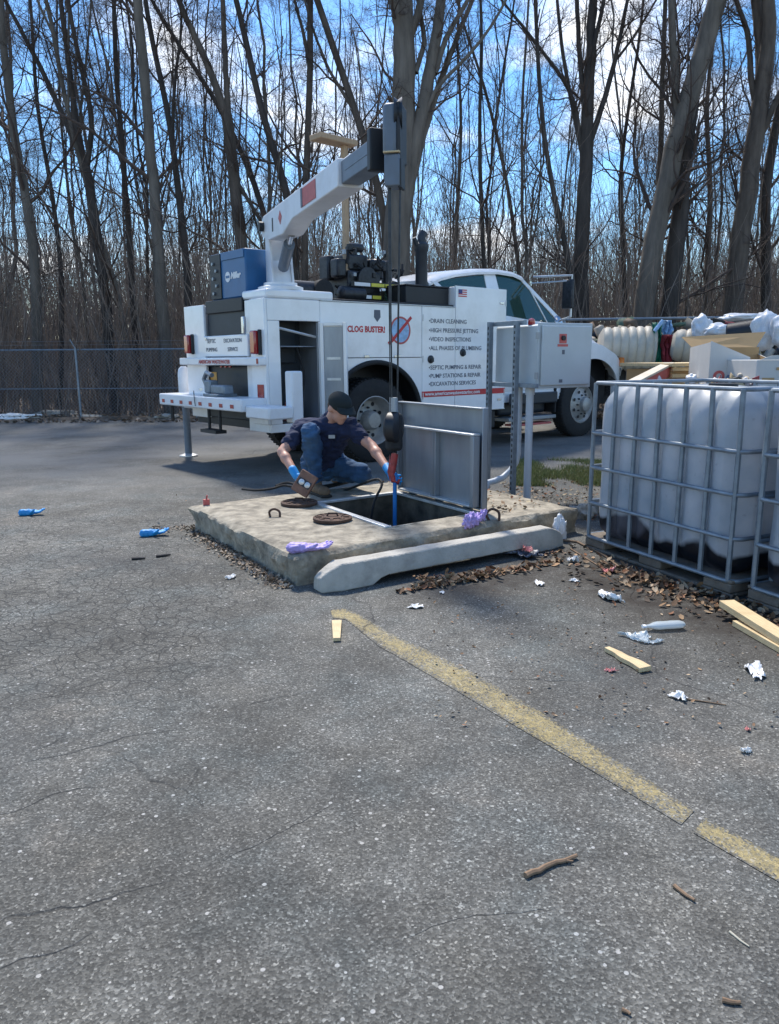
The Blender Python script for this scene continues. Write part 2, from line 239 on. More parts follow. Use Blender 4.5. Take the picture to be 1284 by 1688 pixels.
# ------------------------------------------------------------ object helpers
def link(name, me, m=None, parent=None):
    o = bpy.data.objects.new(name, me); COL.objects.link(o)
    if m is not None and len(me.materials) == 0: me.materials.append(M[m] if isinstance(m, str) else m)
    if parent: o.parent = parent
    return o
def tag(o, label=None, cat=None, group=None, kind=None):
    for k, v in (('label', label), ('category', cat), ('group', group), ('kind', kind)):
        if v: o[k] = v
    return o
def thing(name, label, cat, loc=(0, 0, 0), rz=0.0, group=None):
    o = bpy.data.objects.new(name, None); COL.objects.link(o); o.location = loc; o.rotation_euler = (0, 0, rz)
    o.empty_display_size = 0.1
    return tag(o, label, cat, group)
def smooth(me, ang=40):
    me.shade_smooth() if hasattr(me, 'shade_smooth') else None
    try: me.set_sharp_from_angle(angle=R(ang))
    except Exception: pass
class MB:
    def __init__(s): s.v = []; s.f = []
    def rod(s, pts, r, n=7):
        pts = [Vector(p) for p in pts]; o = []
        for i in range(len(pts) - 1):
            a, b, c, d = pts[max(i - 1, 0)], pts[i], pts[i + 1], pts[min(i + 2, len(pts) - 1)]
            for k in range(6): t = k / 6; o.append(.5 * (2 * b + (c - a) * t + (2 * a - 5 * b + 4 * c - d) * t * t + (3 * b - a - 3 * c + d) * t ** 3))
        return s.tube(o + [pts[-1]], r, n)
    def add(s, vs, fs):
        b = len(s.v); s.v += [tuple(x) for x in vs]; s.f += [tuple(b + i for i in f) for f in fs]; return s
    def box(s, lo, hi, M4=None):
        (a, b, c), (d, e, f) = lo, hi
        vs = [Vector(q) for q in ((a, b, c), (d, b, c), (d, e, c), (a, e, c), (a, b, f), (d, b, f), (d, e, f), (a, e, f))]
        if M4 is not None: vs = [M4 @ q for q in vs]
        return s.add(vs, [(0, 3, 2, 1), (4, 5, 6, 7), (0, 1, 5, 4), (1, 2, 6, 5), (2, 3, 7, 6), (3, 0, 4, 7)])
    def tube(s, pts, r, n=8, closed=False, caps=True):
        pts = [Vector(p) for p in pts]; K = len(pts); rs = r if isinstance(r, (list, tuple)) else [r] * K
        rings = []; up = None
        for i, p in enumerate(pts):
            if closed: d = pts[(i + 1) % K] - pts[i - 1]
            else: d = pts[min(i + 1, K - 1)] - pts[max(i - 1, 0)]
            d.normalize()
            if up is None: up = Vector((0, 0, 1)) if abs(d.z) < 0.9 else Vector((1, 0, 0))
            x = up.cross(d)
            if x.length < 1e-4: x = Vector((1, 0.1, 0)).cross(d)
            x.normalize(); y = d.cross(x); up = y
            rings.append([p + (x * math.cos(2 * PI * k / n) + y * math.sin(2 * PI * k / n)) * rs[i] for k in range(n)])
        vs = [q for rg in rings for q in rg]; fs = []
        for i in range(K if closed else K - 1):
            a, b = i * n, ((i + 1) % K) * n
            for k in range(n): fs.append((a + k, a + (k + 1) % n, b + (k + 1) % n, b + k))
        if not closed and caps: fs += [tuple(range(n - 1, -1, -1)), tuple(range((K - 1) * n, K * n))]
        return s.add(vs, fs)
    def lathe(s, prof, n=24, M4=None, cap0=True):           # prof: (radius, height) along local z
        vs = []; fs = []
        for r, z in prof:
            for k in range(n):
                q = Vector((r * math.cos(2 * PI * k / n), r * math.sin(2 * PI * k / n), z)); vs.append(M4 @ q if M4 is not None else q)
        for i in range(len(prof) - 1):
            for k in range(n): fs.append((i * n + k, i * n + (k + 1) % n, (i + 1) * n + (k + 1) % n, (i + 1) * n + k))
        loop_ = prof[0] == prof[-1]
        if prof[0][0] > 1e-4 and not loop_ and cap0: fs.append(tuple(range(n - 1, -1, -1)))
        if prof[-1][0] > 1e-4 and not loop_: fs.append(tuple(range((len(prof) - 1) * n, len(prof) * n)))
        return s.add(vs, fs)
    def prism(s, poly, d0, d1, fn):              # poly of (a,b); fn(a,b,d) -> point
        n = len(poly); vs = [fn(a, b, d0) for a, b in poly] + [fn(a, b, d1) for a, b in poly]
        return s.add(vs, [tuple(range(n - 1, -1, -1)), tuple(range(n, 2 * n))] + [(i, (i + 1) % n, n + (i + 1) % n, n + i) for i in range(n)])
    def build(s, name, m, parent=None, sm=True, bevel=0.0, seg=2):
        me = bpy.data.meshes.new(name); me.from_pydata([tuple(q) for q in s.v], [], s.f); me.update()
        bm = bmesh.new(); bm.from_mesh(me); bmesh.ops.remove_doubles(bm, verts=bm.verts, dist=1e-5); bmesh.ops.recalc_face_normals(bm, faces=bm.faces); bm.to_mesh(me); bm.free()
        if sm: smooth(me)
        o = link(name, me, m, parent)
        if bevel:
            b = o.modifiers.new('bevel', 'BEVEL'); b.width = bevel; b.segments = seg; b.limit_method = 'ANGLE'; b.angle_limit = R(35)
        return o
def np_mesh(name, V, F, cols=None):               # F: (n,k) array of equal-sized faces
    me = bpy.data.meshes.new(name); n, k = F.shape
    me.vertices.add(len(V)); me.vertices.foreach_set('co', np.ascontiguousarray(V, dtype=np.float32).ravel())
    me.loops.add(n * k); me.loops.foreach_set('vertex_index', np.ascontiguousarray(F, dtype=np.int32).ravel())
    me.polygons.add(n); me.polygons.foreach_set('loop_start', np.arange(0, n * k, k, dtype=np.int32))
    me.update(calc_edges=True)
    if cols is not None:
        a = me.color_attributes.new('Col', 'FLOAT_COLOR', 'POINT'); a.data.foreach_set('color', np.concatenate([cols, np.ones((len(cols), 1))], 1).astype(np.float32).ravel())
    return me
def rotbox(c, size, rz=0.0, rx=0.0, ry=0.0):
    return Matrix.Translation(c) @ Matrix.Rotation(rz, 4, 'Z') @ Matrix.Rotation(ry, 4, 'Y') @ Matrix.Rotation(rx, 4, 'X') @ Matrix.Diagonal((*[q for q in size], 1))
def ubox(mb, c, size, rz=0.0, rx=0.0, ry=0.0): return mb.box((-.5, -.5, -.5), (.5, .5, .5), rotbox(c, size, rz, rx, ry))

# organic shapes: tapered capsules and ellipsoids fused into one continuous skin
def fuse(name, shapes, m, parent=None, voxel=0.012, it=6, wrinkle=0.0, wscale=9.0):
    bm = bmesh.new()
    for s in shapes:
        if s[0] == 'c':
            _, a, b, ra, rb = s; a = Vector(a); b = Vector(b); d = b - a; L = d.length; q = d.to_track_quat('Z', 'Y').to_matrix().to_4x4()
            sub = bmesh.ops.create_uvsphere(bm, u_segments=16, v_segments=12, radius=1.0)['verts']
            for v in sub:
                c = v.co.copy()
                v.co = Vector((c.x * rb, c.y * rb, c.z * rb + L)) if c.z >= 1e-4 else Vector((c.x * ra, c.y * ra, c.z * ra))
                v.co = (Matrix.Translation(a) @ q) @ v.co
        else:
            _, c, r, e = s; sub = bmesh.ops.create_uvsphere(bm, u_segments=20, v_segments=14, radius=1.0)['verts']
            mm = Matrix.Translation(c) @ e.to_matrix().to_4x4() @ Matrix.Diagonal((*r, 1)) if e is not None else Matrix.Translation(c) @ Matrix.Diagonal((*r, 1))
            for v in sub: v.co = mm @ v.co
    me = bpy.data.meshes.new(name); bm.to_mesh(me); bm.free()
    o = bpy.data.objects.new(name, me); COL.objects.link(o)
    r = o.modifiers.new('r', 'REMESH'); r.mode = 'VOXEL'; r.voxel_size = voxel
    s = o.modifiers.new('s', 'SMOOTH'); s.factor = 0.5; s.iterations = it
    dg = bpy.context.evaluated_depsgraph_get(); me2 = bpy.data.meshes.new_from_object(o.evaluated_get(dg)); o.modifiers.clear(); o.data = me2; me2.name = name
    bpy.data.meshes.remove(me)
    if wrinkle:
        nm = [v.normal.copy() for v in me2.vertices]
        for v, k in zip(me2.vertices, nm):
            q = Vector((v.co.x * wscale, v.co.y * wscale, v.co.z * wscale * 1.6))
            v.co += k * (abs(noise.noise(q)) - 0.25 + .35 * (abs(noise.noise(Vector((q.x * 1.2 + q.z, q.y, q.z * 3.2)))) - .25)) * wrinkle
    me2.shade_smooth(); me2.materials.clear(); me2.materials.append(M[m]); o.parent = parent
    return o

def text(body, size, loc, rot, m, parent, name='lettering', extrude=0.0008, sx=1.0, bold=0.0, shear=0.0):
    c = bpy.data.curves.new(name, 'FONT'); c.body = body; c.size = size; c.extrude = extrude; c.offset = bold; c.shear = shear
    c.resolution_u = 2
    tmp = bpy.data.objects.new('tmp', c); COL.objects.link(tmp); bpy.context.view_layer.update()
    me = bpy.data.meshes.new_from_object(tmp.evaluated_get(bpy.context.evaluated_depsgraph_get())); bpy.data.objects.remove(tmp); bpy.data.curves.remove(c)
    me.name = name; me.materials.clear(); me.materials.append(M[m]); o = bpy.data.objects.new(name, me); COL.objects.link(o); o.location = loc; o.rotation_euler = rot; o.scale = (sx, 1, 1)
    o.parent = parent; return o

# ------------------------------------------------------------ concrete pad frame (u towards the back left, v towards the right)
PF = Vector((-0.575, 4.438, 0)); E1 = Vector((-0.5427, 0.840, 0)); E2 = Vector((0.825, 0.566, 0)); PL1, PL2 = 1.944, 2.5
def uv(p):
    d = Vector((p[0] - PF.x, p[1] - PF.y)); det = E1.x * E2.y - E2.x * E1.y
    return ((d.x * E2.y - E2.x * d.y) / det, (E1.x * d.y - d.x * E1.y) / det)
def pad(u, v, z=0.0): q = PF + E1 * u + E2 * v; return Vector((q.x, q.y, z))
hB = uv((-0.009, 5.186)); hA = uv((-0.561, 6.108)); hC = uv((0.633, 5.647))
HU0, HU1 = hB[0], hA[0]; HV0, HV1 = hB[1], hC[1]

# ------------------------------------------------------------ SETTING: ground
def ground():
    g = 0.05; inner = [pad(HU0 - g, HV0 - g), pad(HU0 - g, HV1 + g), pad(HU1 + g, HV1 + g), pad(HU1 + g, HV0 - g)]
    outer = [Vector((-3, -40, 0)), Vector((60, 3, 0)), Vector((3, 18.1, 0)), Vector((-60, 8, 0))]
    outer = [Vector((2, -60, 0)), Vector((70, 2, 0)), Vector((0, 17.2, 0)), Vector((-70, 4, 0))]
    # outer ring as rectangle corners, linked quad by quad to the opening
    rect = [Vector((-70, -60, 0)), Vector((70, -60, 0)), Vector((70, 17.3, 0)), Vector((-70, 17.3, 0))]
    mb = MB(); vs = inner + rect
    # inner order: front, right, back, left
    mb.add(vs, [(0, 4, 5), (0, 5, 1), (1, 5, 6), (1, 6, 2), (2, 6, 7), (2, 7, 3), (3, 7, 4), (3, 4, 0)])
    tag(mb.build('parking_lot', 'asphalt', sm=False), kind='structure')
    me = bpy.data.meshes.new('forest_floor'); bm = bmesh.new()
    nx, ny = 90, 40; grid = []
    for j in range(ny + 1):
        y = 17.25 + (j / ny) ** 2.2 * 1400; row = []
        for i in range(nx + 1):
            sp = 60 + y * 1.2; x = -sp + 2 * sp * i / nx
            z = -0.02 if j == 0 else 0.05 + 0.12 * noise.noise(Vector((x * .5, y * .5, 0))) + min(3.5, max(0, (y - 20) * 0.05)) + 0.5 * noise.noise(Vector((x * .06, y * .06, 3)))* min(1, (y - 17) / 10)
            row.append(bm.verts.new((x, y, z)))
        grid.append(row)
    for j in range(ny):
        for i in range(nx): bm.faces.new((grid[j][i], grid[j][i + 1], grid[j + 1][i + 1], grid[j + 1][i]))
    bm.to_mesh(me); bm.free(); me.shade_smooth(); tag(link('forest_floor', me, 'floor'), kind='structure')
ground()
def floor_z(x, y): return 0.05 + min(3.5, max(0, (y - 20) * 0.05)) + 0.5 * noise.noise(Vector((x * .06, y * .06, 3))) * min(1, (y - 17) / 10)

# painted line: runs from the wheel stop towards the lower right
def painted_line():
    top = [(546, 1007), (568, 1004), (592, 1014), (642, 1045), (767, 1106), (867, 1163), (992, 1240), (1067, 1288), (1142, 1338)]
    bot = [(549, 1017), (570, 1019), (586, 1030), (626, 1062), (745, 1130), (846, 1190), (972, 1264), (1048, 1310), (1124, 1357)]
    for a, b in ((top, bot), ([(1160, 1350), (1284, 1417), (1420, 1492)], [(1144, 1370), (1284, 1450), (1420, 1530)])):
        vs = []; n = 0; cs = []
        for i in range(len(a) - 1):
            for k in range(8 if i < len(a) - 2 else 9):
                f = k / 8; pa = G(*[a[i][q] * (1 - f) + a[i + 1][q] * f for q in (0, 1)], 0.0025); pb = G(*[b[i][q] * (1 - f) + b[i + 1][q] * f for q in (0, 1)], 0.0025)
                for e, c in ((-.12, 0), (.12, .75), (.5, 1), (.88, .75), (1.12, 0)): vs.append(tuple(pa.lerp(pb, e))); cs.append((c, c, c))
                n += 1
        me = np_mesh('yellow_line', np.array(vs), np.array([(5 * i + k, 5 * i + k + 1, 5 * i + k + 6, 5 * i + k + 5) for i in range(n - 1) for k in range(4)]), np.array(cs, float))
        tag(link('yellow_line', me, 'paint'), kind='structure')
painted_line()

# ------------------------------------------------------------ pad with open vault
def make_pad():
    root = thing('concrete_pad', 'raised weathered concrete pad with a square open hatch, crouching man on it', 'concrete pad', PF)
    us = sorted(set([round(x, 4) for x in np.linspace(0, HU0, 16)] + [round(x, 4) for x in np.linspace(HU0, HU1, 18)] + [round(x, 4) for x in np.linspace(HU1, PL1, 10)]))
    vs_ = sorted(set([round(x, 4) for x in np.linspace(0, HV0, 12)] + [round(x, 4) for x in np.linspace(HV0, HV1, 20)] + [round(x, 4) for x in np.linspace(HV1, PL2, 16)]))
    h0, h1, h2, h3 = round(HU0, 4), round(HU1, 4), round(HV0, 4), round(HV1, 4)
    bm = bmesh.new(); nu, nv = len(us), len(vs_); H = 0.2
    def P3(u, v, z, e):
        q = pad(u, v, z); n1 = noise.noise(q * 7); n2 = noise.noise(q * 23)
        if e: q -= (pad(PL1 / 2, PL2 / 2, 0) - Vector((q.x, q.y, 0))).normalized() * (0.012 * n1 + 0.008 * n2 - 0.004)
        q.z += (0.006 * n1 + 0.003 * n2) if z > 0.1 else 0
        return q - PF
    top = {}
    for i, u in enumerate(us):
        for j, v in enumerate(vs_):
            e = i in (0, nu - 1) or j in (0, nv - 1)
            if h0 < u < h1 and h2 < v < h3: continue
            top[i, j] = bm.verts.new(P3(u, v, H - (0.014 if e else 0), e))
    for i in range(nu - 1):
        for j in range(nv - 1):
            c = [(i, j), (i + 1, j), (i + 1, j + 1), (i, j + 1)]
            um, vm = (us[i] + us[i + 1]) / 2, (vs_[j] + vs_[j + 1]) / 2
            if h0 < um < h1 and h2 < vm < h3: continue
            bm.faces.new([top[q] for q in c])
    ring = [(i, 0) for i in range(nu)] + [(nu - 1, j) for j in range(1, nv)] + [(i, nv - 1) for i in range(nu - 2, -1, -1)] + [(0, j) for j in range(nv - 2, 0, -1)]
    prev = [top[q] for q in ring]
    for k, z in enumerate((0.17, 0.12, 0.06, -0.02)):
        cur = []
        for q in ring:
            p = pad(us[q[0]], vs_[q[1]], z); nn = noise.noise(p * 9); n3 = noise.noise(p * 31)
            out_ = (Vector((p.x, p.y, 0)) - pad(PL1 / 2, PL2 / 2, 0)).normalized(); p += out_ * (0.010 + 0.034 * nn + 0.022 * n3 - (0.02 if k > 1 else 0)); cur.append(bm.verts.new(p - PF))
        for a in range(len(ring)):
            b = (a + 1) % len(ring); bm.faces.new((prev[a], prev[b], cur[b], cur[a]))
        prev = cur
    bmesh.ops.recalc_face_normals(bm, faces=bm.faces)
    me = bpy.data.meshes.new('slab'); bm.to_mesh(me); bm.free(); smooth(me, 35); link('slab', me, 'concrete', root)
    # vault
    mb = MB(); o = 0.0
    c = [pad(HU0, HV0), pad(HU0, HV1), pad(HU1, HV1), pad(HU1, HV0)]
    n_ = 10; vs = []; fs = []
    for a in range(4):
        p, q = c[a], c[(a + 1) % 4]
        for k in range(n_):
            x = p.lerp(q, k / n_)
            for z in (0.2, 0.05, -0.2, -0.6, -1.1, -1.6): vs.append(Vector((x.x, x.y, z + (0.008 * noise.noise(x * 8) if z < 0.1 else 0))) - PF)
    T = 4 * n_
    for a in range(T):
        for z in range(5): fs.append((a * 6 + z, ((a + 1) % T) * 6 + z, ((a + 1) % T) * 6 + z + 1, a * 6 + z + 1))
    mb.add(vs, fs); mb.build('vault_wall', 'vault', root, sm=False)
    mb = MB(); mb.add([Vector((q.x, q.y, -1.15)) - PF for q in c], [(0, 1, 2, 3)]); mb.build('vault_water', 'water', root, sm=False)
    # metal frame round the hatch: one bar per side
    def bar(u0, v0, u1, v1, wd, z0, z1, mname='alu2'):
        a, b = pad(u0, v0), pad(u1, v1); d = (b - a).normalized(); n = Vector((-d.y, d.x, 0)) * wd / 2; mb = MB()
        vs = [a - n, b - n, b + n, a + n]; mb.add([Vector((q.x, q.y, z0)) - PF for q in vs] + [Vector((q.x, q.y, z1)) - PF for q in vs], [(0, 3, 2, 1), (4, 5, 6, 7), (0, 1, 5, 4), (1, 2, 6, 5), (2, 3, 7, 6), (3, 0, 4, 7)])
        mb.build('hatch_frame', mname, root, bevel=0.004)
    bar(HU0 - .02, HV0 - 0.012, HU1 + .02, HV0 - 0.012, 0.05, 0.19, 0.213)
    bar(HU0 - .01, HV0 + .02, HU0 - .01, HV1 - .02, 0.03, 0.18, 0.203, 'concrete')
    bar(HU1 + .012, HV0 + .02, HU1 + .012, HV1 - .02, 0.045, 0.19, 0.212)
    bar(HU0 - .02, HV1 + 0.012, HU1 + .02, HV1 + 0.012, 0.05, 0.19, 0.214)
    return root
PAD = make_pad()

def hatch_lid():
    # stands upright along the right edge of the opening; hinge axis along u
    p0 = pad(HU0 - 0.03, HV1 + 0.05, 0.2); p1 = pad(HU1 + 0.06, HV1 + 0.05, 0.2); ax = (p1 - p0); L = ax.length
    ang = math.atan2(ax.y, ax.x)
    r = thing('hatch_lid', 'open aluminium hatch lid standing upright at the edge of the square opening', 'hatch lid', p0, ang)
    # local: x along hinge (0..L), z up, +y faces the opening? opening lies on +y side (left of axis)
    Hh = 0.80
    mb = MB(); mb.box((0, -0.055, 0.02), (L, -0.05, Hh)); mb.build('outer_sheet', 'alu', r)
    for nm, lo, hi in (('rim', (0, -0.048, 0.02), (0.012, 0.0, Hh)), ('rim', (L - .012, -0.048, 0.02), (L, 0.0, Hh)), ('rim', (0.014, -0.048, Hh - 0.012), (L - .014, 0.0, Hh)), ('rim', (0.014, -0.048, 0.02), (L - .014, 0.0, 0.035))):
        mb = MB(); mb.box(lo, hi); mb.build(nm, 'alu', r, bevel=0.003)
    # lower folded leaf: box tray in front of the sheet
    b0, b1, bt = 0.035, L - 0.14, 0.62
    mb = MB(); mb.box((b0, -0.002, 0.05), (b1, 0.004, bt - .03)); mb.build('inner_leaf', 'alu', r)
    mb = MB(); mb.box((b0 - 0.01, 0.0, bt - 0.028), (b1 + .01, 0.07, bt - 0.012)); mb.build('leaf_lip', 'alu2', r, bevel=0.003)
    mb = MB(); mb.box((b0 - 0.01, 0.005, 0.045), (b0 + 0.03, 0.068, bt - 0.03)); mb.build('leaf_edge', 'alu', r, bevel=0.003)
    mb = MB(); mb.box((b0 + 0.033, 0.005, 0.045), (b1, 0.075, 0.06)); mb.build('leaf_edge', 'alu2', r, bevel=0.003)
    mb = MB(); mb.box((0.53, 0.005, 0.062), (0.60, 0.05, bt - 0.03)); mb.box((0.555, 0.051, 0.062), (0.575, 0.054, bt - .03)); mb.build('stiffener', 'alu', r, bevel=0.004)
    for x in (0.2, L / 2, L - 0.2):
        mb = MB(); mb.tube([(x - .05, -.03, 0.012), (x + .05, -.03, 0.012)], 0.012, 8); mb.build('hinge', 'galv', r)
    mb = MB(); ubox(mb, (L - 0.05, 0.012, 0.66), (0.03, 0.02, 0.04)); mb.build('latch', 'black', r)
hatch_lid()

def wheel_stop():
    a = Vector((-0.385, 4.262, 0)); b = Vector((1.30, 5.36, 0)); d = b - a; L = d.length
    r = thing('wheel_stop', 'long pale concrete wheel stop lying along the front of the pad', 'wheel stop', a, math.atan2(d.y, d.x))
    # cross section (y,z) lofted along x with undercut feet
    xs = [0, .03, .08, .14, .2, .27, .34, .40] + list(np.linspace(.46, L - .46, 16)) + [L - .40, L - .34, L - .27, L - .2, L - .14, L - .08, L - .03, L]
    rings = []
    for x in xs:
        e = min(x, L - x); k = min(1, e / 0.14); top = 0.085 + 0.075 * k ** .7; wi = 0.055 + 0.035 * k; ub = 0.0 if e < 0.34 else min(0.05, (e - .34) * 0.6)
        sec = [(-0.0, ub), (wi * 2 + 0.0, ub), (wi * 2 - 0.005, top * .55), (wi * 1.65, top), (wi * .35, top), (0.005, top * .55)]
        rings.append([Vector((x, y + 0.006 * noise.noise(Vector((x * 9, y * 20, z * 20))) + 0.09 - wi, z + 0.004 * noise.noise(Vector((x * 12, y * 30, 7))))) for y, z in sec])
    mb = MB(); n = 6; vs = [q for g_ in rings for q in g_]; fs = [(i * n + k, i * n + (k + 1) % n, (i + 1) * n + (k + 1) % n, (i + 1) * n + k) for i in range(len(xs) - 1) for k in range(n)]
    fs += [tuple(range(n - 1, -1, -1)), tuple(range((len(xs) - 1) * n, len(xs) * n))]
    mb.add(vs, fs); o = mb.build('stop_body', 'concrete2', r, bevel=0.008)
wheel_stop()

# ------------------------------------------------------------ TRUCK (local: x forward, y to the far side, z up)
TR = Vector((-0.157, 9.977, 0)); TA = R(40.69)
truck = thing('service_truck', 'white utility service truck with crane and red stripe parked behind the pad', 'truck', TR, TA)
_ti = (Matrix.Translation(TR) @ Matrix.Rotation(TA, 4, 'Z')).inverted()
def W2T(p): return _ti @ Vector(p)
SIDE = (R(90), 0, 0); REAR = (R(90), 0, R(-90))

def tbox(name, lo, hi, m='white', bev=0.008, parent=truck, seg=2):
    mb = MB(); mb.box(lo, hi); return mb.build(name, m, parent, bevel=bev, seg=seg)

def truck_body():
    W = 2.02
    # skin panels of the near side, a seam of 8 mm between them
    sk = 0.03
    def side(name, s0, s1, z0, z1): return tbox(name, (s0, 0, z0), (s1, sk, z1), bev=0.005)
    p_a = side('side_panel', -0.872, -0.001 + 0.80, 1.372, 2.045)
    p_b = side('compartment_door', 0.808, 1.447, 0.585, 2.045)
    p_c = side('compartment_door', 1.455, 2.53, 0.585, 2.345)
    # arch plate
    R0 = 0.775; cz = 0.60; pts = []
    for x0, x1, nm in ((-0.872, 0.80, 'arch_panel'),):
        n = 26; mb = MB(); A = []
        for k in range(n + 1):
            a = PI - PI * k / n; x = R0 * math.cos(a); y = cz + (R0 - 0.05) * math.sin(a); A.append((x, y))
        A = [(max(-0.82, min(0.775, x)), z) for x, z in A]
        vs = []
        for x, z in A:
            for t in (0.0, sk): vs += [Vector((x, t, z)), Vector((x if abs(x) < R0 - .01 else x, t, 1.364))]
        fs = []
        for k in range(n):
            a, b = 4 * k, 4 * k + 4
            fs += [(a, b, b + 1, a + 1), (a + 2, a + 3, b + 3, b + 2), (a, a + 2, b + 2, b), (a + 1, b + 1, b + 3, a + 3)]
        mb.add(vs, fs); mb.box((-0.872, 0, 0.60), (-0.776, sk, 1.364)); mb.box((0.776, 0, 0.60), (0.80, sk, 1.364))
        mb.build(nm, 'white', truck, sm=False)
        mb = MB(); path = [(-R0, -0.012, cz - .03)] + [(R0 * .985 * math.cos(PI - PI * k / 30), -0.012, cz + (R0 - .065) * math.sin(PI - PI * k / 30)) for k in range(31)] + [(R0, -0.012, cz - .03)]
        mb.tube(path, 0.032, 8); mb.build('fender_flare', 'rubber', truck)
    # inner carcass
    tbox('body_box', (0.80, 0.032, 0.60), (2.52, 0.5, 2.04)); tbox('body_box', (1.46, 0.034, 2.042), (2.52, 0.5, 2.335))
    tbox('body_box', (-0.868, 0.032, 1.40), (0.798, 0.5, 2.04))
    tbox('body_box', (-1.62, 1.55, 0.60), (2.52, W, 2.04))
    tbox('wheel_well', (-0.80, 0.40, 0.62), (0.79, 0.44, 1.40), 'black'); tbox('wheel_well', (-0.86, 0.05, 1.33), (0.79, 0.43, 1.36), 'black')
    tbox('wheel_well', (-0.80, 0.05, 0.60), (-0.77, 0.40, 1.33), 'black'); tbox('wheel_well', (0.77, 0.05, 0.60), (0.795, 0.40, 1.33), 'black')
    tbox('top_tray', (-0.85, 0.03, 2.05), (1.44, 0.49, 2.085), 'black'); tbox('deck', (-1.55, 0.50, 1.25), (2.45, 1.55, 1.30), 'darkplate')
    tbox('bulkhead', (2.46, 0.5, 1.31), (2.50, 1.55, 2.33), 'darkplate')
    tbox('tool_box', (0.62, 0.12, 2.09), (1.43, 0.48, 2.31), 'black'); tbox('tool_box_lid', (0.61, 0.11, 2.312), (1.44, 0.49, 2.335), 'black')
    # rear corner locker with open door
    s0, s1 = -1.62, -0.88
    tbox('locker_post', (-1.62, 0.0, 0.60), (-1.455, 0.035, 1.80)); tbox('locker_post', (-0.895, 0.0, 0.60), (-0.874, 0.03, 1.80))
    tbox('locker_header', (-1.62, 0.0, 1.802), (-0.874, 0.035, 2.05)); tbox('locker_sill', (-1.62, 0.0, 0.50), (-0.874, 0.035, 0.598))
    tbox('locker_back', (-1.60, 0.42, 0.60), (-0.88, 0.44, 2.05), 'darkplate'); tbox('locker_floor', (-1.60, 0.04, 0.60), (-0.88, 0.42, 0.62), 'darkplate')
    tbox('locker_wall', (-1.62, 0.037, 0.50), (-1.595, 0.50, 2.05)); tbox('locker_wall', (-0.90, 0.037, 0.60), (-0.878, 0.42, 2.05), 'alu')
    tbox('locker_top', (-1.62, 0.0, 2.052), (-0.66, 0.56, 2.16), bev=0.03, seg=3)
    tbox('locker_shelf', (-1.59, 0.05, 1.50), (-0.905, 0.41, 1.515), 'alu'); mb = MB(); mb.tube([(-1.44, .05, 1.72), (-0.91, .05, 1.62)], 0.016, 6); mb.build('gas_strut', 'alu2', truck)
    mb = MB(); mb.tube([(-1.15 + .10 * math.sin(k * .35), 0.12, 1.5 - k * 0.08) for k in range(11)], 0.013, 6); mb.build('hanging_hose', 'rubber', truck)
    for k in range(3):
        mb = MB(); mb.lathe([(0.05, 0), (0.052, .01), (0.05, .16), (0.02, .19), (0.02, .22)], 12, Matrix.Translation((-1.40 + .17 * k, 0.25, 0.62))); mb.build('spray_can', ('alu2', 'redfade', 'bluepr')[k], truck)
    # door: hinged on the forward post, swung past square
    da = R(-50); dl = 0.33; hx, hy = -0.885, -0.012
    dm = Matrix.Translation((hx, hy, 0)) @ Matrix.Rotation(da, 4, 'Z')
    mb = MB(); mb.box((0.0, 0.0, 0.63), (dl, 0.006, 1.79), dm); d = mb.build('locker_door', 'white', truck)
    for lo, hi in (((0.0, 0.008, 0.63), (0.045, 0.035, 1.79)), ((dl - .045, 0.008, 0.63), (dl, 0.035, 1.79)), ((0.047, 0.008, 1.745), (dl - .047, 0.035, 1.79)), ((0.047, 0.008, 0.63), (dl - .047, 0.035, 0.675))):
        mb = MB(); mb.box(lo, hi, dm); mb.build('door_frame', 'white', d, bevel=0.004)
    mb = MB(); mb.box((0.05, -0.010, 0.68), (dl - .05, -0.004, 1.74), dm); mb.build('door_liner', 'alu', d)
    for z in (1.1, 1.35):
        mb = MB(); mb.box((0.08, -0.018, z), (dl - .08, -0.011, z + .03), dm); mb.build('door_sticker', 'alu2', d)
    for lo, hi in (((0.0, -0.03, 0.63), (0.045, -0.002, 1.79)), ((dl - .04, -0.03, 0.63), (dl, -0.002, 1.79)), ((0.047, -0.03, 1.75), (dl - .042, -0.002, 1.79))):
        mb = MB(); mb.box(lo, hi, dm); mb.build('door_frame', 'white', d, bevel=0.004)
    # rear face
    tbox('rear_post', (-1.66, 1.47, 0.88), (-1.622, W, 2.05)); tbox('rear_post', (-1.66, 0.0, 0.60), (-1.622, 0.33, 2.05))
    tbox('tailgate', (-1.68, 0.36, 1.395), (-1.645, 1.46, 1.655), bev=0.012); tbox('upper_bumper', (-1.76, -0.02, 1.29), (-1.662, W + .02, 1.385), bev=0.015)
    tbox('rear_recess', (-1.60, 0.34, 0.62), (-1.58, 1.545, 1.28), 'darkplate'); tbox('rear_recess', (-1.10, 0.52, 1.30), (-1.08, 1.545, 2.05), 'darkplate')
    tbox('tailgate_latch', (-1.70, 0.40, 1.66), (-1.66, 0.46, 1.86), 'chrome'); tbox('tailgate_latch', (-1.70, 1.36, 1.60), (-1.69, 1.40, 1.64), 'chrome')
    for y0, y1, z0, z1 in ((0.10, 0.22, 1.42, 1.69), (1.80, 1.92, 1.44, 1.68)):
        l_ = tbox('tail_light', (-1.74, y0, z0), (-1.663, y1, z1), 'redlamp', 0.02, seg=3); tbox('lamp_housing', (-1.70, y0 - .035, z0 - .01), (-1.662, y0 - .003, z1 + .01), 'black', parent=l_)
    tbox('side_marker', (-1.766, -0.0, 1.31), (-1.762, 0.04, 1.37), 'redlamp', 0.003)
    for k in range(3): tbox('clearance_light', (-1.70, 0.98 - k * .11, 1.262), (-1.68, 1.03 - k * .11, 1.285), 'redlamp', 0.004)
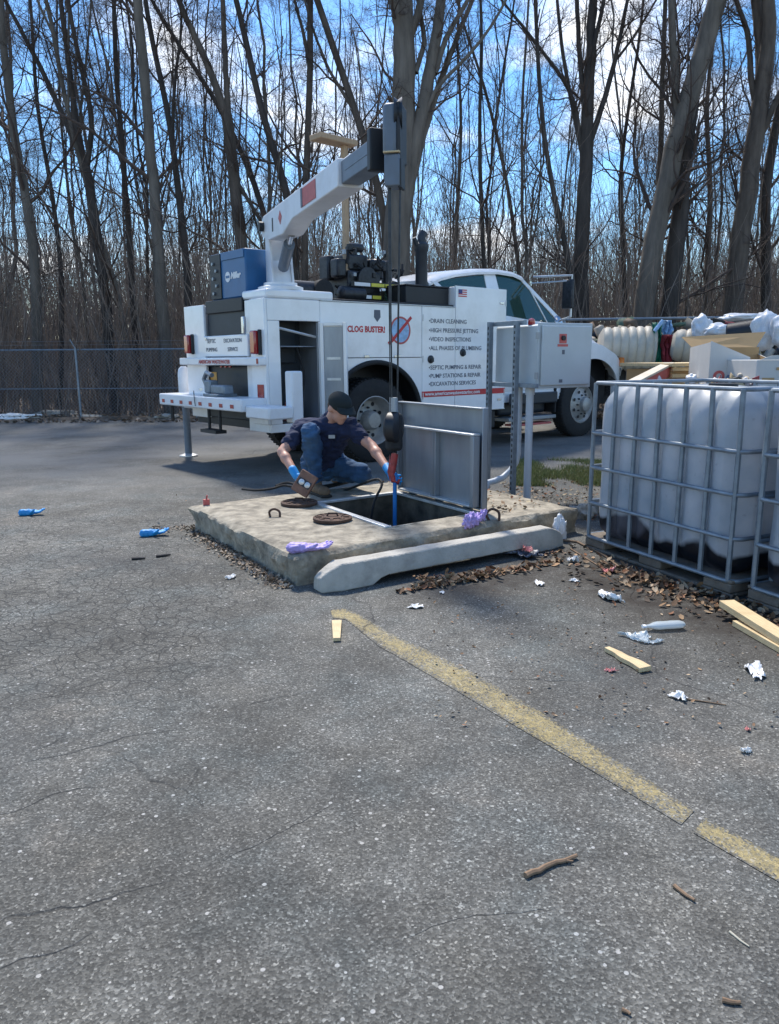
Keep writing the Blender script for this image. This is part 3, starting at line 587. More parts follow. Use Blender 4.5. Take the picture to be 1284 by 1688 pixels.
    text('AMERICAN WASTEWATER', 0.062, (-1.764, 1.47, 1.312), REAR, 'redfade', truck, sx=1.1, bold=0.002)
    text('SEPTIC', 0.075, (-1.684, 1.36, 1.565), REAR, 'lettering', truck); text('PUMPING', 0.07, (-1.684, 1.40, 1.46), REAR, 'lettering', truck)
    text('EXCAVATION', 0.07, (-1.684, 0.93, 1.565), REAR, 'lettering', truck); text('SERVICE', 0.07, (-1.684, 0.84, 1.46), REAR, 'lettering', truck)
    tbox('hazard_label', (-1.606, 1.30, 1.06), (-1.602, 1.47, 1.20), 'orange_print', 0)
    # tail platform
    tbox('tail_platform', (-2.0, 0.02, 0.765), (-1.60, 2.22, 0.915), 'white2', 0.015)
    for k in range(8): tbox('reflector', (-2.006, 0.19 + k * .265, 0.80), (-2.002, 0.27 + k * .265, 0.845), 'redlamp', 0.002)
    tbox('outrigger_beam', (-1.95, -0.50, 0.70), (-1.63, 0.018, 0.84), 'white2', 0.02)
    mb = MB(); ubox(mb, (-1.56, -0.42, 0.94), (0.15, 0.15, 0.58)); mb.build('outrigger_leg', 'white2', truck, bevel=0.02)
    tbox('step_reflector', (-1.67, 0.06, 0.915), (-1.662, 0.20, 1.07), 'redlamp', 0.01)
    # left outrigger, lowered
    fl = W2T(G(313, 745)); fl = Vector((-1.55, 2.36, 0)); ax = Matrix.Translation((fl.x, fl.y, 0))
    mb = MB(); mb.lathe([(0.085, 0.80), (0.085, 1.16), (0.07, 1.235), (0.035, 1.27)], 18, ax); mb.build('outrigger_cylinder', 'white2', truck)
    mb = MB(); mb.lathe([(0.05, 0.03), (0.05, 0.82)], 14, ax); mb.build('outrigger_leg', 'grey_paint', truck)
    mb = MB(); mb.lathe([(0.13, 0.003), (0.13, 0.02), (0.05, 0.045)], 20, ax); mb.build('outrigger_foot', 'alu2', truck)
    mb = MB(); mb.box((-1.62, 1.9, 0.70), (-1.48, 2.28, 0.83)); mb.build('outrigger_beam', 'white2', truck, bevel=.01)
    # vise on the platform
    v = tbox('vise_base', (-1.98, 0.62, 0.917), (-1.70, 0.98, 0.95), 'galv')
    mb = MB(); ubox(mb, (-1.84, 0.74, 1.00), (0.14, 0.34, 0.11)); ubox(mb, (-1.84, 1.02, 1.03), (0.12, 0.16, 0.16)); mb.build('vise_body', 'galv', truck, bevel=0.02)
    mb = MB(); mb.tube([(-1.84, 1.10, 1.0), (-1.84, 1.2, 1.12), (-1.84, 1.12, 1.2), (-1.84, 0.98, 1.17)], 0.03, 8); mb.build('vise_jaw', 'alu', truck)
    mb = MB(); mb.tube([(-1.90, 1.18, 0.99), (-1.84, 1.32, 0.985)], 0.02, 8); mb.build('vise_handle', 'chrome', truck)
    mb = MB(); mb.tube([(-2.01, 1.16, 0.98), (-2.012, 1.15, 0.86), (-2.01, 1.14, 0.79)], 0.005, 5); mb.build('cable', 'black', truck)
    # hitch and chassis
    tbox('chassis_rail', (-1.55, 0.55, 0.62), (3.0, 0.66, 0.82), 'black'); tbox('chassis_rail', (-1.55, 1.35, 0.62), (3.0, 1.46, 0.82), 'black')
    tbox('rear_crossmember', (-1.58, 0.06, 0.52), (-1.50, 1.95, 0.62), 'black')
    mb = MB(); mb.tube([(-1.9, .72, .76), (-1.9, .72, .50), (-1.9, 1.0, .50), (-1.9, 1.0, .76)], 0.02, 6); mb.box((-2.0, .66, .47), (-1.85, 1.06, .51)); mb.build('tow_hitch', 'black', truck)
    mb = MB(); mb.tube([(-1.9, 2.05, .76), (-1.9, 2.05, .60), (-1.85, 2.15, .55)], 0.025, 6); mb.build('mud_bracket', 'black', truck)
    mb = MB(); mb.lathe([(0.05, -.85), (0.09, -.8), (.09, .8), (.05, .85)], 14, Matrix.Translation((0, 1.0, 0.56)) @ Matrix.Rotation(PI / 2, 4, 'X')); mb.lathe([(0.0, -.2), (.2, -.1), (.2, .1), (0, .2)], 14, Matrix.Translation((0, 1.0, 0.56)) @ Matrix.Rotation(PI / 2, 4, 'X')); mb.build('axle', 'black', truck)
    tbox('underbody', (-1.45, 0.5, 0.60), (-0.75, 1.5, 0.64), 'black')
    # text and marks on the near side
    y = -0.002
    def T(b, s, z, size=0.083, m='lettering', sx=1.0, bold=0.0015): return text(b, size, (s, y, z), SIDE, m, truck, sx=sx, bold=bold)
    T('CLOG BUSTER!', -0.46, 1.69, 0.105, 'red', 0.88, 0.004)
    for b, z in (('DRAIN CLEANING', 1.83), ('HIGH PRESSURE JETTING', 1.705), ('VIDEO INSPECTIONS', 1.585), ('ALL PHASES OF PLUMBING', 1.465), ('SEPTIC PUMPING & REPAIR', 1.20), ('PUMP STATIONS & REPAIR', 1.085), ('EXCAVATION SERVICES', 0.975)):
        T('\u2022' + b, 0.93, z, 0.082, sx=1.06, bold=0.001)
    tbox('red_stripe', (0.80, -0.003, 0.825), (2.535, -0.001, 0.905), 'red', 0)
    text('www.americanwastewaterinc.com', 0.072, (0.86, -0.004, 0.845), SIDE, 'white_print', truck, sx=1.12, bold=0.0015)
    # prohibition roundel over a pale blue disc
    cx, cz_ = 0.41, 1.72
    mb = MB(); mb.lathe([(0.0, 0), (0.165, 0), (0.165, .002), (0, .002)], 32, Matrix.Translation((cx, -0.001, cz_)) @ Matrix.Rotation(PI / 2, 4, 'X')); mb.build('roundel_disc', 'bluepr', truck)
    mb = MB(); mb.lathe([(0.155, 0), (0.18, 0), (0.18, .003), (0.155, .003), (0.155, 0)], 36, Matrix.Translation((cx, -0.002, cz_)) @ Matrix.Rotation(PI / 2, 4, 'X')); mb.build('roundel_ring', 'redfade', truck)
    mb = MB(); ubox(mb, (cx, -0.005, cz_), (0.52, 0.003, 0.04), ry=R(-42)); mb.build('roundel_bar', 'red', truck)
    # shield and flag
    mb = MB(); mb.prism([(-.05, .07), (.05, .07), (.055, -.02), (0, -.08), (-.055, -.02)], -0.003, -0.001, lambda a, b, d: Vector((0.03 + a, d, 1.90 + b))); mb.build('shield_emblem', 'lettering', truck)
    f0, fz = 1.50, 2.20
    tbox('flag', (f0, -0.003, fz), (f0 + .17, -0.001, fz + .10), 'white_print', 0); fl_ = COL.objects['flag'] if 'flag' in COL.objects else truck
    for k in range(4): tbox('flag_stripe', (f0, -0.005, fz + k * .0286), (f0 + .17, -0.0035, fz + k * .0286 + .0143), 'red', 0, parent=fl_)
    tbox('flag_canton', (f0, -0.008, fz + .043), (f0 + .075, -0.0055, fz + .10), 'navy', 0, parent=fl_)
    for s, z in ((1.60, 1.43), (0.965, 1.34)):
        mb = MB(); mb.lathe([(0.0, 0), (0.055, 0), (.055, .012), (.03, .02), (0, .02)], 16, Matrix.Translation((s, -0.001, z)) @ Matrix.Rotation(PI / 2, 4, 'X')); ubox(mb, (s + .01, -0.02, z - .01), (.05, .03, .05)); mb.build('door_latch', 'machine', truck)
    tbox('drip_rail', (-0.872, -0.012, 2.048), (1.447, 0.02, 2.058), 'alu2', .002); tbox('rub_rail', (0.808, -0.012, 0.585), (2.53, -0.001, 0.60), 'alu2', .002)
    for s, z0 in ((0.815, .8), (0.815, 1.3), (0.815, 1.85), (2.51, .8), (2.51, 1.45), (2.51, 2.1)): tbox('door_hinge', (s, -0.008, z0), (s + .014, -0.001, z0 + .09), 'alu2', .002)
    for s, z in ((2.38, 2.13), (2.36, 0.72), (0.30, 1.37), (-.20, 1.37)):
        tbox('small_latch', (s, -0.012, z), (s + .09, -0.002, z + .035), 'chrome', 0.004)
truck_body()

def wheel(s, y, front):
    c = Matrix.Translation((s, y, 0.553)) @ Matrix.Rotation(PI / 2, 4, 'X')      # local z points to the near side (-y)
    r_ = 0.553
    mb = MB(); mb.lathe([(0.31, -.25), (0.36, -.26), (r_ - .05, -.25), (r_ - .01, -.22), (r_, -.17), (r_, -.03), (r_ - .012, 0.0), (r_ - .05, .02), (0.37, .025), (0.32, .01), (0.31, -.25)], 48, c)
    for k in range(60):
        a = 2 * PI * k / 60; q = c @ Matrix.Rotation(a, 4, 'Z'); mb.box((r_ - .008, -.012, -.21), (r_ + .008, .012, -.13), q); mb.box((r_ - .008, -.012, -.08), (r_ + .008, .012, -.005), q @ Matrix.Rotation(.05, 4, 'Z'))
    w_ = MB.build(mb, 'wheel', 'rubber', truck)
    if front: prof = [(0.325, 0.015), (0.31, 0.02), (0.30, 0.0), (0.27, -0.02), (0.19, 0.02), (0.15, .05), (0.13, .06), (0.12, .12), (0.08, .14), (0.0, .145)]
    else: prof = [(0.325, 0.02), (0.315, 0.025), (0.30, 0.01), (0.285, -.10), (0.25, -.14), (0.17, -.15), (0.13, -.14), (0.12, -.02), (0.10, .01), (0.0, .015)]
    mb = MB(); mb.lathe(prof, 36, c, cap0=False); rim = mb.build('rim', 'rim', w_)
    if y > 0.2: return
    for k in range(8 if not front else 10):
        a = 2 * PI * k / (8 if not front else 10); q = c @ Matrix.Rotation(a, 4, 'Z'); zz = -.148 if not front else 0.03
        mb = MB(); mb.lathe([(0.014, 0), (0.014, 0.035), (0.006, 0.04)], 8, q @ Matrix.Translation((0.165, 0, zz))); mb.build('lug_nut', 'machine', w_)
    for k in range(8):
        a = 2 * PI * (k + .5) / 8; q = c @ Matrix.Rotation(a, 4, 'Z'); zz = -.143 if not front else 0.0
        mb = MB(); mb.lathe([(0.0, 0), (0.028, 0), (0.028, 0.004), (0, .004)], 10, q @ Matrix.Translation((0.225, 0, zz + (0.012 if front else 0)))); mb.build('rim_hole', 'black', w_)
wheel(0, 0.04, False); wheel(4.66, 0.10, True); wheel(4.66, 2.05, True); wheel(0, 1.75, False); wheel(0, 0.36, False)

def cab():
    y0, y1 = 0.15, 1.93
    # half-section skin: stations along x, each with outline (y offset from side, z)
    # body lower (below belt line) + greenhouse
    def loft(name, stations, m='white'):
        mb = MB(); n = len(stations[0]); vs = [q for s_ in stations for q in s_]; fs = []
        for i in range(len(stations) - 1):
            for k in range(n - 1): fs.append((i * n + k, i * n + k + 1, (i + 1) * n + k + 1, (i + 1) * n + k))
        fs.append(tuple(range(n - 1, -1, -1))); fs.append(tuple(range((len(stations) - 1) * n, len(stations) * n)))
        mb.add(vs, fs); return mb.build(name, m, truck)
    ym = (y0 + y1) / 2; hw = (y1 - y0) / 2
    # lower body with doors and cowl, belt at 2.0 falling to 1.9
    st = []
    for x, zt, f in ((1.75, 2.02, .99), (2.0, 2.03, 1.0), (2.6, 2.0, 1.0), (3.4, 1.93, 1.0), (4.0, 1.89, .995), (4.18, 1.90, .985)):
        w_ = hw * f
        st.append([Vector((x, ym + sgn * (w_ - ins), z)) for sgn, seq in ((-1, ((.06, .72), (.015, .85), (0, 1.2), (.0, 1.5), (.02, zt - .12), (.055, zt))), (1, ((.055, zt), (.02, zt - .12), (0, 1.5), (0, 1.2), (.015, .85), (.06, .72)))) for ins, z in seq])
    loft('cab_body', st)
    # hood and front fender: wheel arch is cut by stepping the lower edge
    st = []
    cx, cz, ra = 4.68, 0.60, 0.70
    for x, zt, f in ((4.185, 2.06, .97), (4.45, 1.99, .965), (4.8, 1.92, .97), (5.15, 1.81, .98), (5.45, 1.69, .985), (5.7, 1.56, .975), (5.9, 1.42, .95), (6.05, 1.26, .91), (6.13, 1.08, .87)):
        w_ = hw * f; fl = zt - .30
        st.append([Vector((x, ym + sgn * (w_ - ins), z)) for sgn, seq in ((-1, ((0.03, 1.34 if x < 5.95 else 1.0), (.0, 1.42 if x < 5.7 else 1.15), (.03, max(1.2, fl)), (.14, zt - .14), (.30, zt - .04), (hw * .8, zt + .03))), (1, ((hw * .8, zt + .03), (.30, zt - .04), (.14, zt - .14), (.03, max(1.2, fl)), (0, 1.42 if x < 5.7 else 1.15), (.03, 1.34 if x < 5.95 else 1.0)))) for ins, z in seq])
    h = loft('hood', st)
    # fender side plate with arch
    for yy, s_ in ((y0 + .0, 1), (y1 - .03, 1)):
        mb = MB(); n = 30; vs = []; X = np.linspace(4.19, 6.08, n + 1); ax = 5.33
        cxx = 4.66 + 0.0
        for x in X:
            d = x - cxx - 0.42; a = 0.83; zb = 0.62 + (0.70 * math.sqrt(max(0, 1 - (d / a) ** 2)) if abs(d) < a else 0)
            zb = max(zb, 0.72) if x < 5.92 else max(0.86, zb)
            zt = np.interp(x, [4.19, 4.8, 5.3, 5.7, 5.95, 6.08], [1.72, 1.62, 1.55, 1.40, 1.26, 1.12])
            zt = max(zt, zb + .02)
            ins = 0.0 if x < 5.7 else (x - 5.7) ** 2 * .9
            for dy in (0, .028): vs += [Vector((x, yy + dy + (ins if yy < 1 else -ins), zb)), Vector((x, yy + dy + (ins if yy < 1 else -ins), zt))]
        fs = []
        for k in range(n):
            a, b = 4 * k, 4 * k + 4; fs += [(a, b, b + 1, a + 1), (a + 2, a + 3, b + 3, b + 2), (a, a + 2, b + 2, b), (a + 1, b + 1, b + 3, a + 3)]
        mb.add(vs, fs); mb.build('front_fender', 'white', truck)
    tbox('front_wheel_well', (4.25, 0.5, 0.5), (5.95, 0.53, 1.5), 'black'); tbox('front_wheel_well', (4.25, 0.2, 1.33), (5.9, 0.5, 1.36), 'black')
    tbox('engine_block', (4.2, 0.55, 0.55), (5.95, 1.5, 1.34), 'black'); tbox('front_bumper', (6.05, 0.12, 0.60), (6.25, 1.96, 0.86), 'chrome', 0.03)
    tbox('grille', (6.10, 0.55, 0.88), (6.15, 1.5, 1.28), 'machine', 0.02)
    mb = MB(); ubox(mb, (6.0, 0.20, 1.26), (0.16, 0.10, 0.16), rz=R(28)); mb.build('turn_signal', 'orange', truck, bevel=0.03, seg=3)
    # greenhouse: roof and pillars
    def tum(z): return 0.04 + max(0, (z - 1.95)) * 0.20
    rp = [(1.20, 2.44), (1.45, 2.53), (1.75, 2.60), (2.2, 2.66), (2.65, 2.69), (3.0, 2.675), (3.25, 2.62)]
    st = []
    for x, z in rp:
        st.append([Vector((x, ym + sgn * (hw - ins), zz)) for sgn, seq in ((-1, ((.135, z - .095), (.13, z - .06), (.17, z - .02), (.30, z), (hw - .02, z + .015))), (1, ((hw - .02, z + .015), (.30, z), (.17, z - .02), (.13, z - .06), (.135, z - .095)))) for ins, zz in seq])
    loft('roof', st)
    for side_, y_ in ((-1, y0), (1, y1)):
        def pil(name, a, b, wd0, wd1):
            (xa, za), (xb, zb) = a, b; ya = y_ + (-side_) * tum(za); yb = y_ + (-side_) * tum(zb); th = -side_ * .04
            mb = MB(); vs = []
            for (x, z, y, w_) in ((xa, za, ya, wd0), (xb, zb, yb, wd1)): vs += [Vector((x - w_ / 2, y, z)), Vector((x + w_ / 2, y, z)), Vector((x + w_ / 2, y + th, z)), Vector((x - w_ / 2, y + th, z))]
            mb.add(vs, [(0, 1, 2, 3), (4, 7, 6, 5), (0, 4, 5, 1), (1, 5, 6, 2), (2, 6, 7, 3), (3, 7, 4, 0)]); mb.build(name, 'white', truck, bevel=0.008)
        pil('front_pillar', (4.13, 1.93), (3.20, 2.59), 0.15, 0.10); pil('door_pillar', (2.60, 1.98), (2.50, 2.60), 0.30, 0.26); pil('rear_pillar', (1.86, 2.0), (1.30, 2.42), 0.12, 0.12)
        def pane(name, pts):
            mb = MB(); vs = []; n = len(pts)
            for dy in (0.012, 0.018): vs += [Vector((x, y_ + (-side_) * (tum(z) + dy), z)) for x, z in pts]
            mb.add(vs, [tuple(range(n)), tuple(range(2 * n - 1, n - 1, -1))] + [(i, (i + 1) % n, n + (i + 1) % n, n + i) for i in range(n)]); mb.build(name, 'glass', truck, sm=False)
        pane('door_window', [(2.72, 1.99), (3.90, 1.90), (4.10, 1.90), (3.22, 2.60), (2.60, 2.61)]); pane('rear_side_window', [(1.80, 2.0), (2.48, 2.0), (2.40, 2.58), (1.30, 2.42)])
        pil('quarter_divider', (3.78, 1.90), (3.40, 2.45), 0.03, 0.03)
    # windscreen and rear glass
    mb = MB(); mb.add([Vector((4.20, y0 + .08, 1.93)), Vector((4.20, y1 - .08, 1.93)), Vector((3.28, y1 - .18, 2.60)), Vector((3.28, y0 + .18, 2.60))], [(0, 1, 2, 3)]); mb.build('windscreen', 'glass', truck, sm=False)
    mb = MB(); mb.add([Vector((1.80, y0 + .1, 2.0)), Vector((1.80, y1 - .1, 2.0)), Vector((1.62, y1 - .18, 2.52)), Vector((1.62, y0 + .18, 2.52))], [(0, 1, 2, 3)]); mb.build('rear_glass', 'glass', truck, sm=False)
    # seats and wheel inside
    for yy in (0.55, 1.45):
        tbox('seat', (2.7, yy - .25, 1.2), (3.2, yy + .25, 1.5), 'machine', .05); tbox('seat_back', (2.62, yy - .24, 1.5), (2.76, yy + .24, 2.25), 'machine', .05)
    tbox('dashboard', (3.85, 0.3, 1.6), (4.15, 1.8, 1.90), 'machine', .05)
    mb = MB(); mb.lathe([(0.0, 0), (0.16, 0), (.16, .02), (0, .02)], 20, Matrix.Translation((3.65, 1.45, 1.9)) @ Matrix.Rotation(R(-60), 4, 'Y')); mb.build('steering_wheel', 'black', truck)
    # door seam and handle
    tbox('door_seam', (2.66, y0 - .004, 0.86), (2.672, y0 - .001, 1.95), 'machine', 0); tbox('door_handle', (2.74, y0 - .03, 1.66), (2.90, y0 - .003, 1.70), 'black', .006)
    # mirror with tube arms
    a = W2T(at(930, 488, 12.6)); mx_, my, mz = 3.74, -0.28, 2.33
    mb = MB(); mb.tube([(3.45, y0 + .10, 2.60), (mx_, my, 2.60), (mx_, my, 1.98), (3.95, y0 + .0, 1.92)], 0.02, 8); mb.tube([(3.40, y0 + .10, 2.50), (mx_, my, 2.52)], 0.012, 6); mb.build('mirror_arm', 'alu2', truck)
    mb = MB(); ubox(mb, (mx_ - .02, my + .05, 2.32), (0.06, 0.20, 0.44)); mb.build('side_mirror', 'machine', truck, bevel=.02)
    mb = MB(); mb.lathe([(0.0, .03), (.08, .02), (.1, 0), (.08, -.03)], 14, Matrix.Translation((3.86, y0 - .12, 1.93)) @ Matrix.Rotation(R(60), 4, 'X')); mb.build('spot_mirror', 'chrome', truck)
    # steps and tank under the door
    tbox('running_board', (2.75, 0.08, 0.36), (3.95, 0.42, 0.42), 'alu', .01); tbox('fuel_tank', (2.75, 0.30, 0.44), (3.95, 0.62, 0.82), 'darkplate', .06, seg=3)
    tbox('step_side', (2.75, 0.06, 0.62), (3.95, 0.10, 0.80), 'darkplate', .02); tbox('mud_flap', (3.98, 0.14, 0.45), (4.02, 0.42, 0.90), 'rubber')
    tbox('rocker_panel', (2.56, 0.17, 0.66), (4.18, 0.20, 0.82), 'white')
    tbox('battery_box', (1.5, 0.06, 0.30), (2.4, 0.4, 0.57), 'black', .02)
    tbox('step_tread', (2.9, 0.06, 0.28), (3.8, 0.30, 0.31), 'redfade', .004)
cab()

# the welder sits with its blue long side to the near right; control panel faces the rear
def welder():
    s0, s1, t0, t1, z0, z1 = -1.55, -0.93, 0.55, 1.42, 2.10, 2.66
    w0 = tbox('welder_case', (s0, t0, z0), (s1, t1, z1), 'welder', 0.018)
    tbox('welder_side', (s0 - .012, t0 + .02, z1 - .10), (s0 - .002, t1 - .30, z1 - .004), 'welder', 0.004, parent=w0)
    tbox('welder_panel', (s0 - .014, t1 - .28, z0 + .01), (s0 - .002, t1 - .005, z1 - .01), 'black', 0.004, parent=w0)
    for k in range(5):
        mb = MB(); mb.lathe([(0.02, 0), (.02, .02), (0, .02)], 10, Matrix.Translation((s0 - .014, t1 - .10 - .08 * (k % 2), z0 + .08 + .09 * k)) @ Matrix.Rotation(-PI / 2, 4, 'Y')); mb.build('panel_knob', 'alu', w0)
    mb = MB(); mb.lathe([(0.0, 0), (0.062, 0), (0.062, .003), (0.0, .003)], 20, Matrix.Translation((s0 - .003, 0.98, 2.36)) @ Matrix.Rotation(-PI / 2, 4, 'Y')); mb.build('logo_disc', 'white_print', w0)
    mb = MB(); ubox(mb, (s0 - .008, 0.98, 2.36), (.003, .09, .03)); mb.build('logo_band', 'welder', w0)
    text('Miller', 0.10, (s0 - .004, 0.91, 2.335), REAR, 'white_print', w0, bold=0.005, shear=0.3)
    tbox('welder_stand', (-1.61, 0.36, 1.31), (-1.0, 1.46, 2.095), 'darkplate', 0.01)
    tbox('welder_stand_panel', (-1.64, 0.52, 1.93), (-1.612, 1.44, 2.09), 'black', 0.01)
welder()

def compressor():
    r_ = random.Random(3)
    # rack box and engine behind the side locker
    tbox('engine_skid', (-0.10, 0.55, 2.06), (1.10, 1.40, 2.12), 'machine', .01)
    base = [('engine_block', (0.05, .62, 2.12), (0.62, 1.15, 2.52)), ('engine_shroud', (0.10, .68, 2.525), (0.45, 1.05, 2.74)), ('air_filter', (0.50, .7, 2.545), (0.80, .95, 2.70)), ('guard', (-0.12, .62, 2.42), (0.03, .80, 2.66)), ('fuel_can', (-0.10, .86, 2.40), (0.02, 1.08, 2.72))]
    for nm, a, b in base: tbox(nm, a, b, 'machine', .03, seg=3)
    def cyl(nm, c, r0, L, axis='X', m='machine'):
        mb = MB(); ax = Matrix.Translation(c) @ (Matrix.Rotation(PI / 2, 4, 'Y') if axis == 'X' else Matrix.Rotation(PI / 2, 4, 'X') if axis == 'Y' else Matrix.Identity(4))
        mb.lathe([(0, -L / 2), (r0 * .7, -L / 2 * .98), (r0, -L / 2 * .85), (r0, L / 2 * .85), (r0 * .7, L / 2 * .98), (0, L / 2)], 18, ax); return mb.build(nm, m, truck)
    cyl('air_tank', (0.05, .55, 2.20), .10, .42); cyl('air_tank', (-0.62, .72, 2.22), .13, .42); cyl('hose_reel', (-0.38, .62, 2.22), .15, .12, 'Y', 'rubber'); cyl('pump_head', (0.70, .8, 2.58), .09, .28, 'Z'); cyl('pump_head', (0.92, .85, 2.55), .07, .34, 'Z')
    cyl('flywheel', (0.35, .58, 2.40), .17, .05, 'Y'); cyl('flywheel', (0.80, .58, 2.30), .11, .05, 'Y'); cyl('muffler', (0.28, .8, 2.84), .06, .34)
    for k in range(13):
        a = Vector((r_.uniform(-.1, 1.05), r_.uniform(.55, .9), r_.uniform(2.2, 2.7))); pts = [a]
        for j in range(5): pts.append(pts[-1] + Vector((r_.uniform(-.12, .12), r_.uniform(-.06, .06), r_.uniform(-.12, .12))))
        mb = MB(); mb.tube(pts, r_.uniform(.008, .02), 6); mb.build('hose', 'rubber' if k % 3 else 'machine', truck)
    for k in range(14): tbox('fitting', *((lambda p: ((p[0], p[1], p[2]), (p[0] + r_.uniform(.03, .08), p[1] + .05, p[2] + r_.uniform(.03, .09))))((r_.uniform(-.1, 1.0), r_.uniform(.52, .6), r_.uniform(2.2, 2.8)))), r_.choice(['machine', 'machine', 'alu', 'black']), .004)
    tbox('label_bar', (0.02, .50, 2.30), (0.86, .515, 2.37), 'black', 0); tbox('label', (0.06, .494, 2.31), (0.33, .499, 2.355), 'white_print', 0); tbox('label', (0.35, .494, 2.31), (0.58, .499, 2.355), 'yellow', 0); tbox('label', (0.60, .494, 2.31), (0.80, .499, 2.355), 'yellow', 0)
    tbox('label', (0.12, .494, 2.15), (0.35, .499, 2.195), 'white_print', 0); tbox('label', (0.37, .494, 2.15), (0.52, .499, 2.195), 'yellow', 0)
    # exhaust stack
    c = W2T(at(708, 470, 11.2)); ex = Matrix.Translation((1.12, .35, 0))
    mb = MB(); mb.lathe([(.085, 2.336), (.085, 2.80), (.10, 2.82), (.10, 2.90), (.07, 2.93)], 18, ex); mb.tube([(1.12, .35, 2.9), (1.12, .35, 3.0), (1.16, .35, 3.06)], .06, 12); mb.tube([(1.03, .35, 2.88), (.98, .35, 2.98)], .03, 8); mb.build('exhaust_stack', 'darkplate', truck)
    # tan T shaped post on the deck
    a = W2T(at(571, 404, 10.6)); b = W2T(at(573, 240, 10.6))
    mb = MB(); mb.box((a.x - .035, a.y - .035, 1.30), (a.x + .035, a.y + .035, b.z)); p_ = mb.build('tan_post', 'tanpost', truck, bevel=.005)
    L = W2T(at(520, 233, 10.3)); Rr = W2T(at(580, 230, 10.7)); mb = MB()
    d = (Rr - L); mb.box((0, -.12, 0), (d.length, .12, .07), Matrix.Translation((L.x, L.y, b.z)) @ Matrix.Rotation(math.atan2(d.y, d.x), 4, 'Z')); mb.build('post_top_board', 'tanpost', p_, bevel=.01)
compressor()

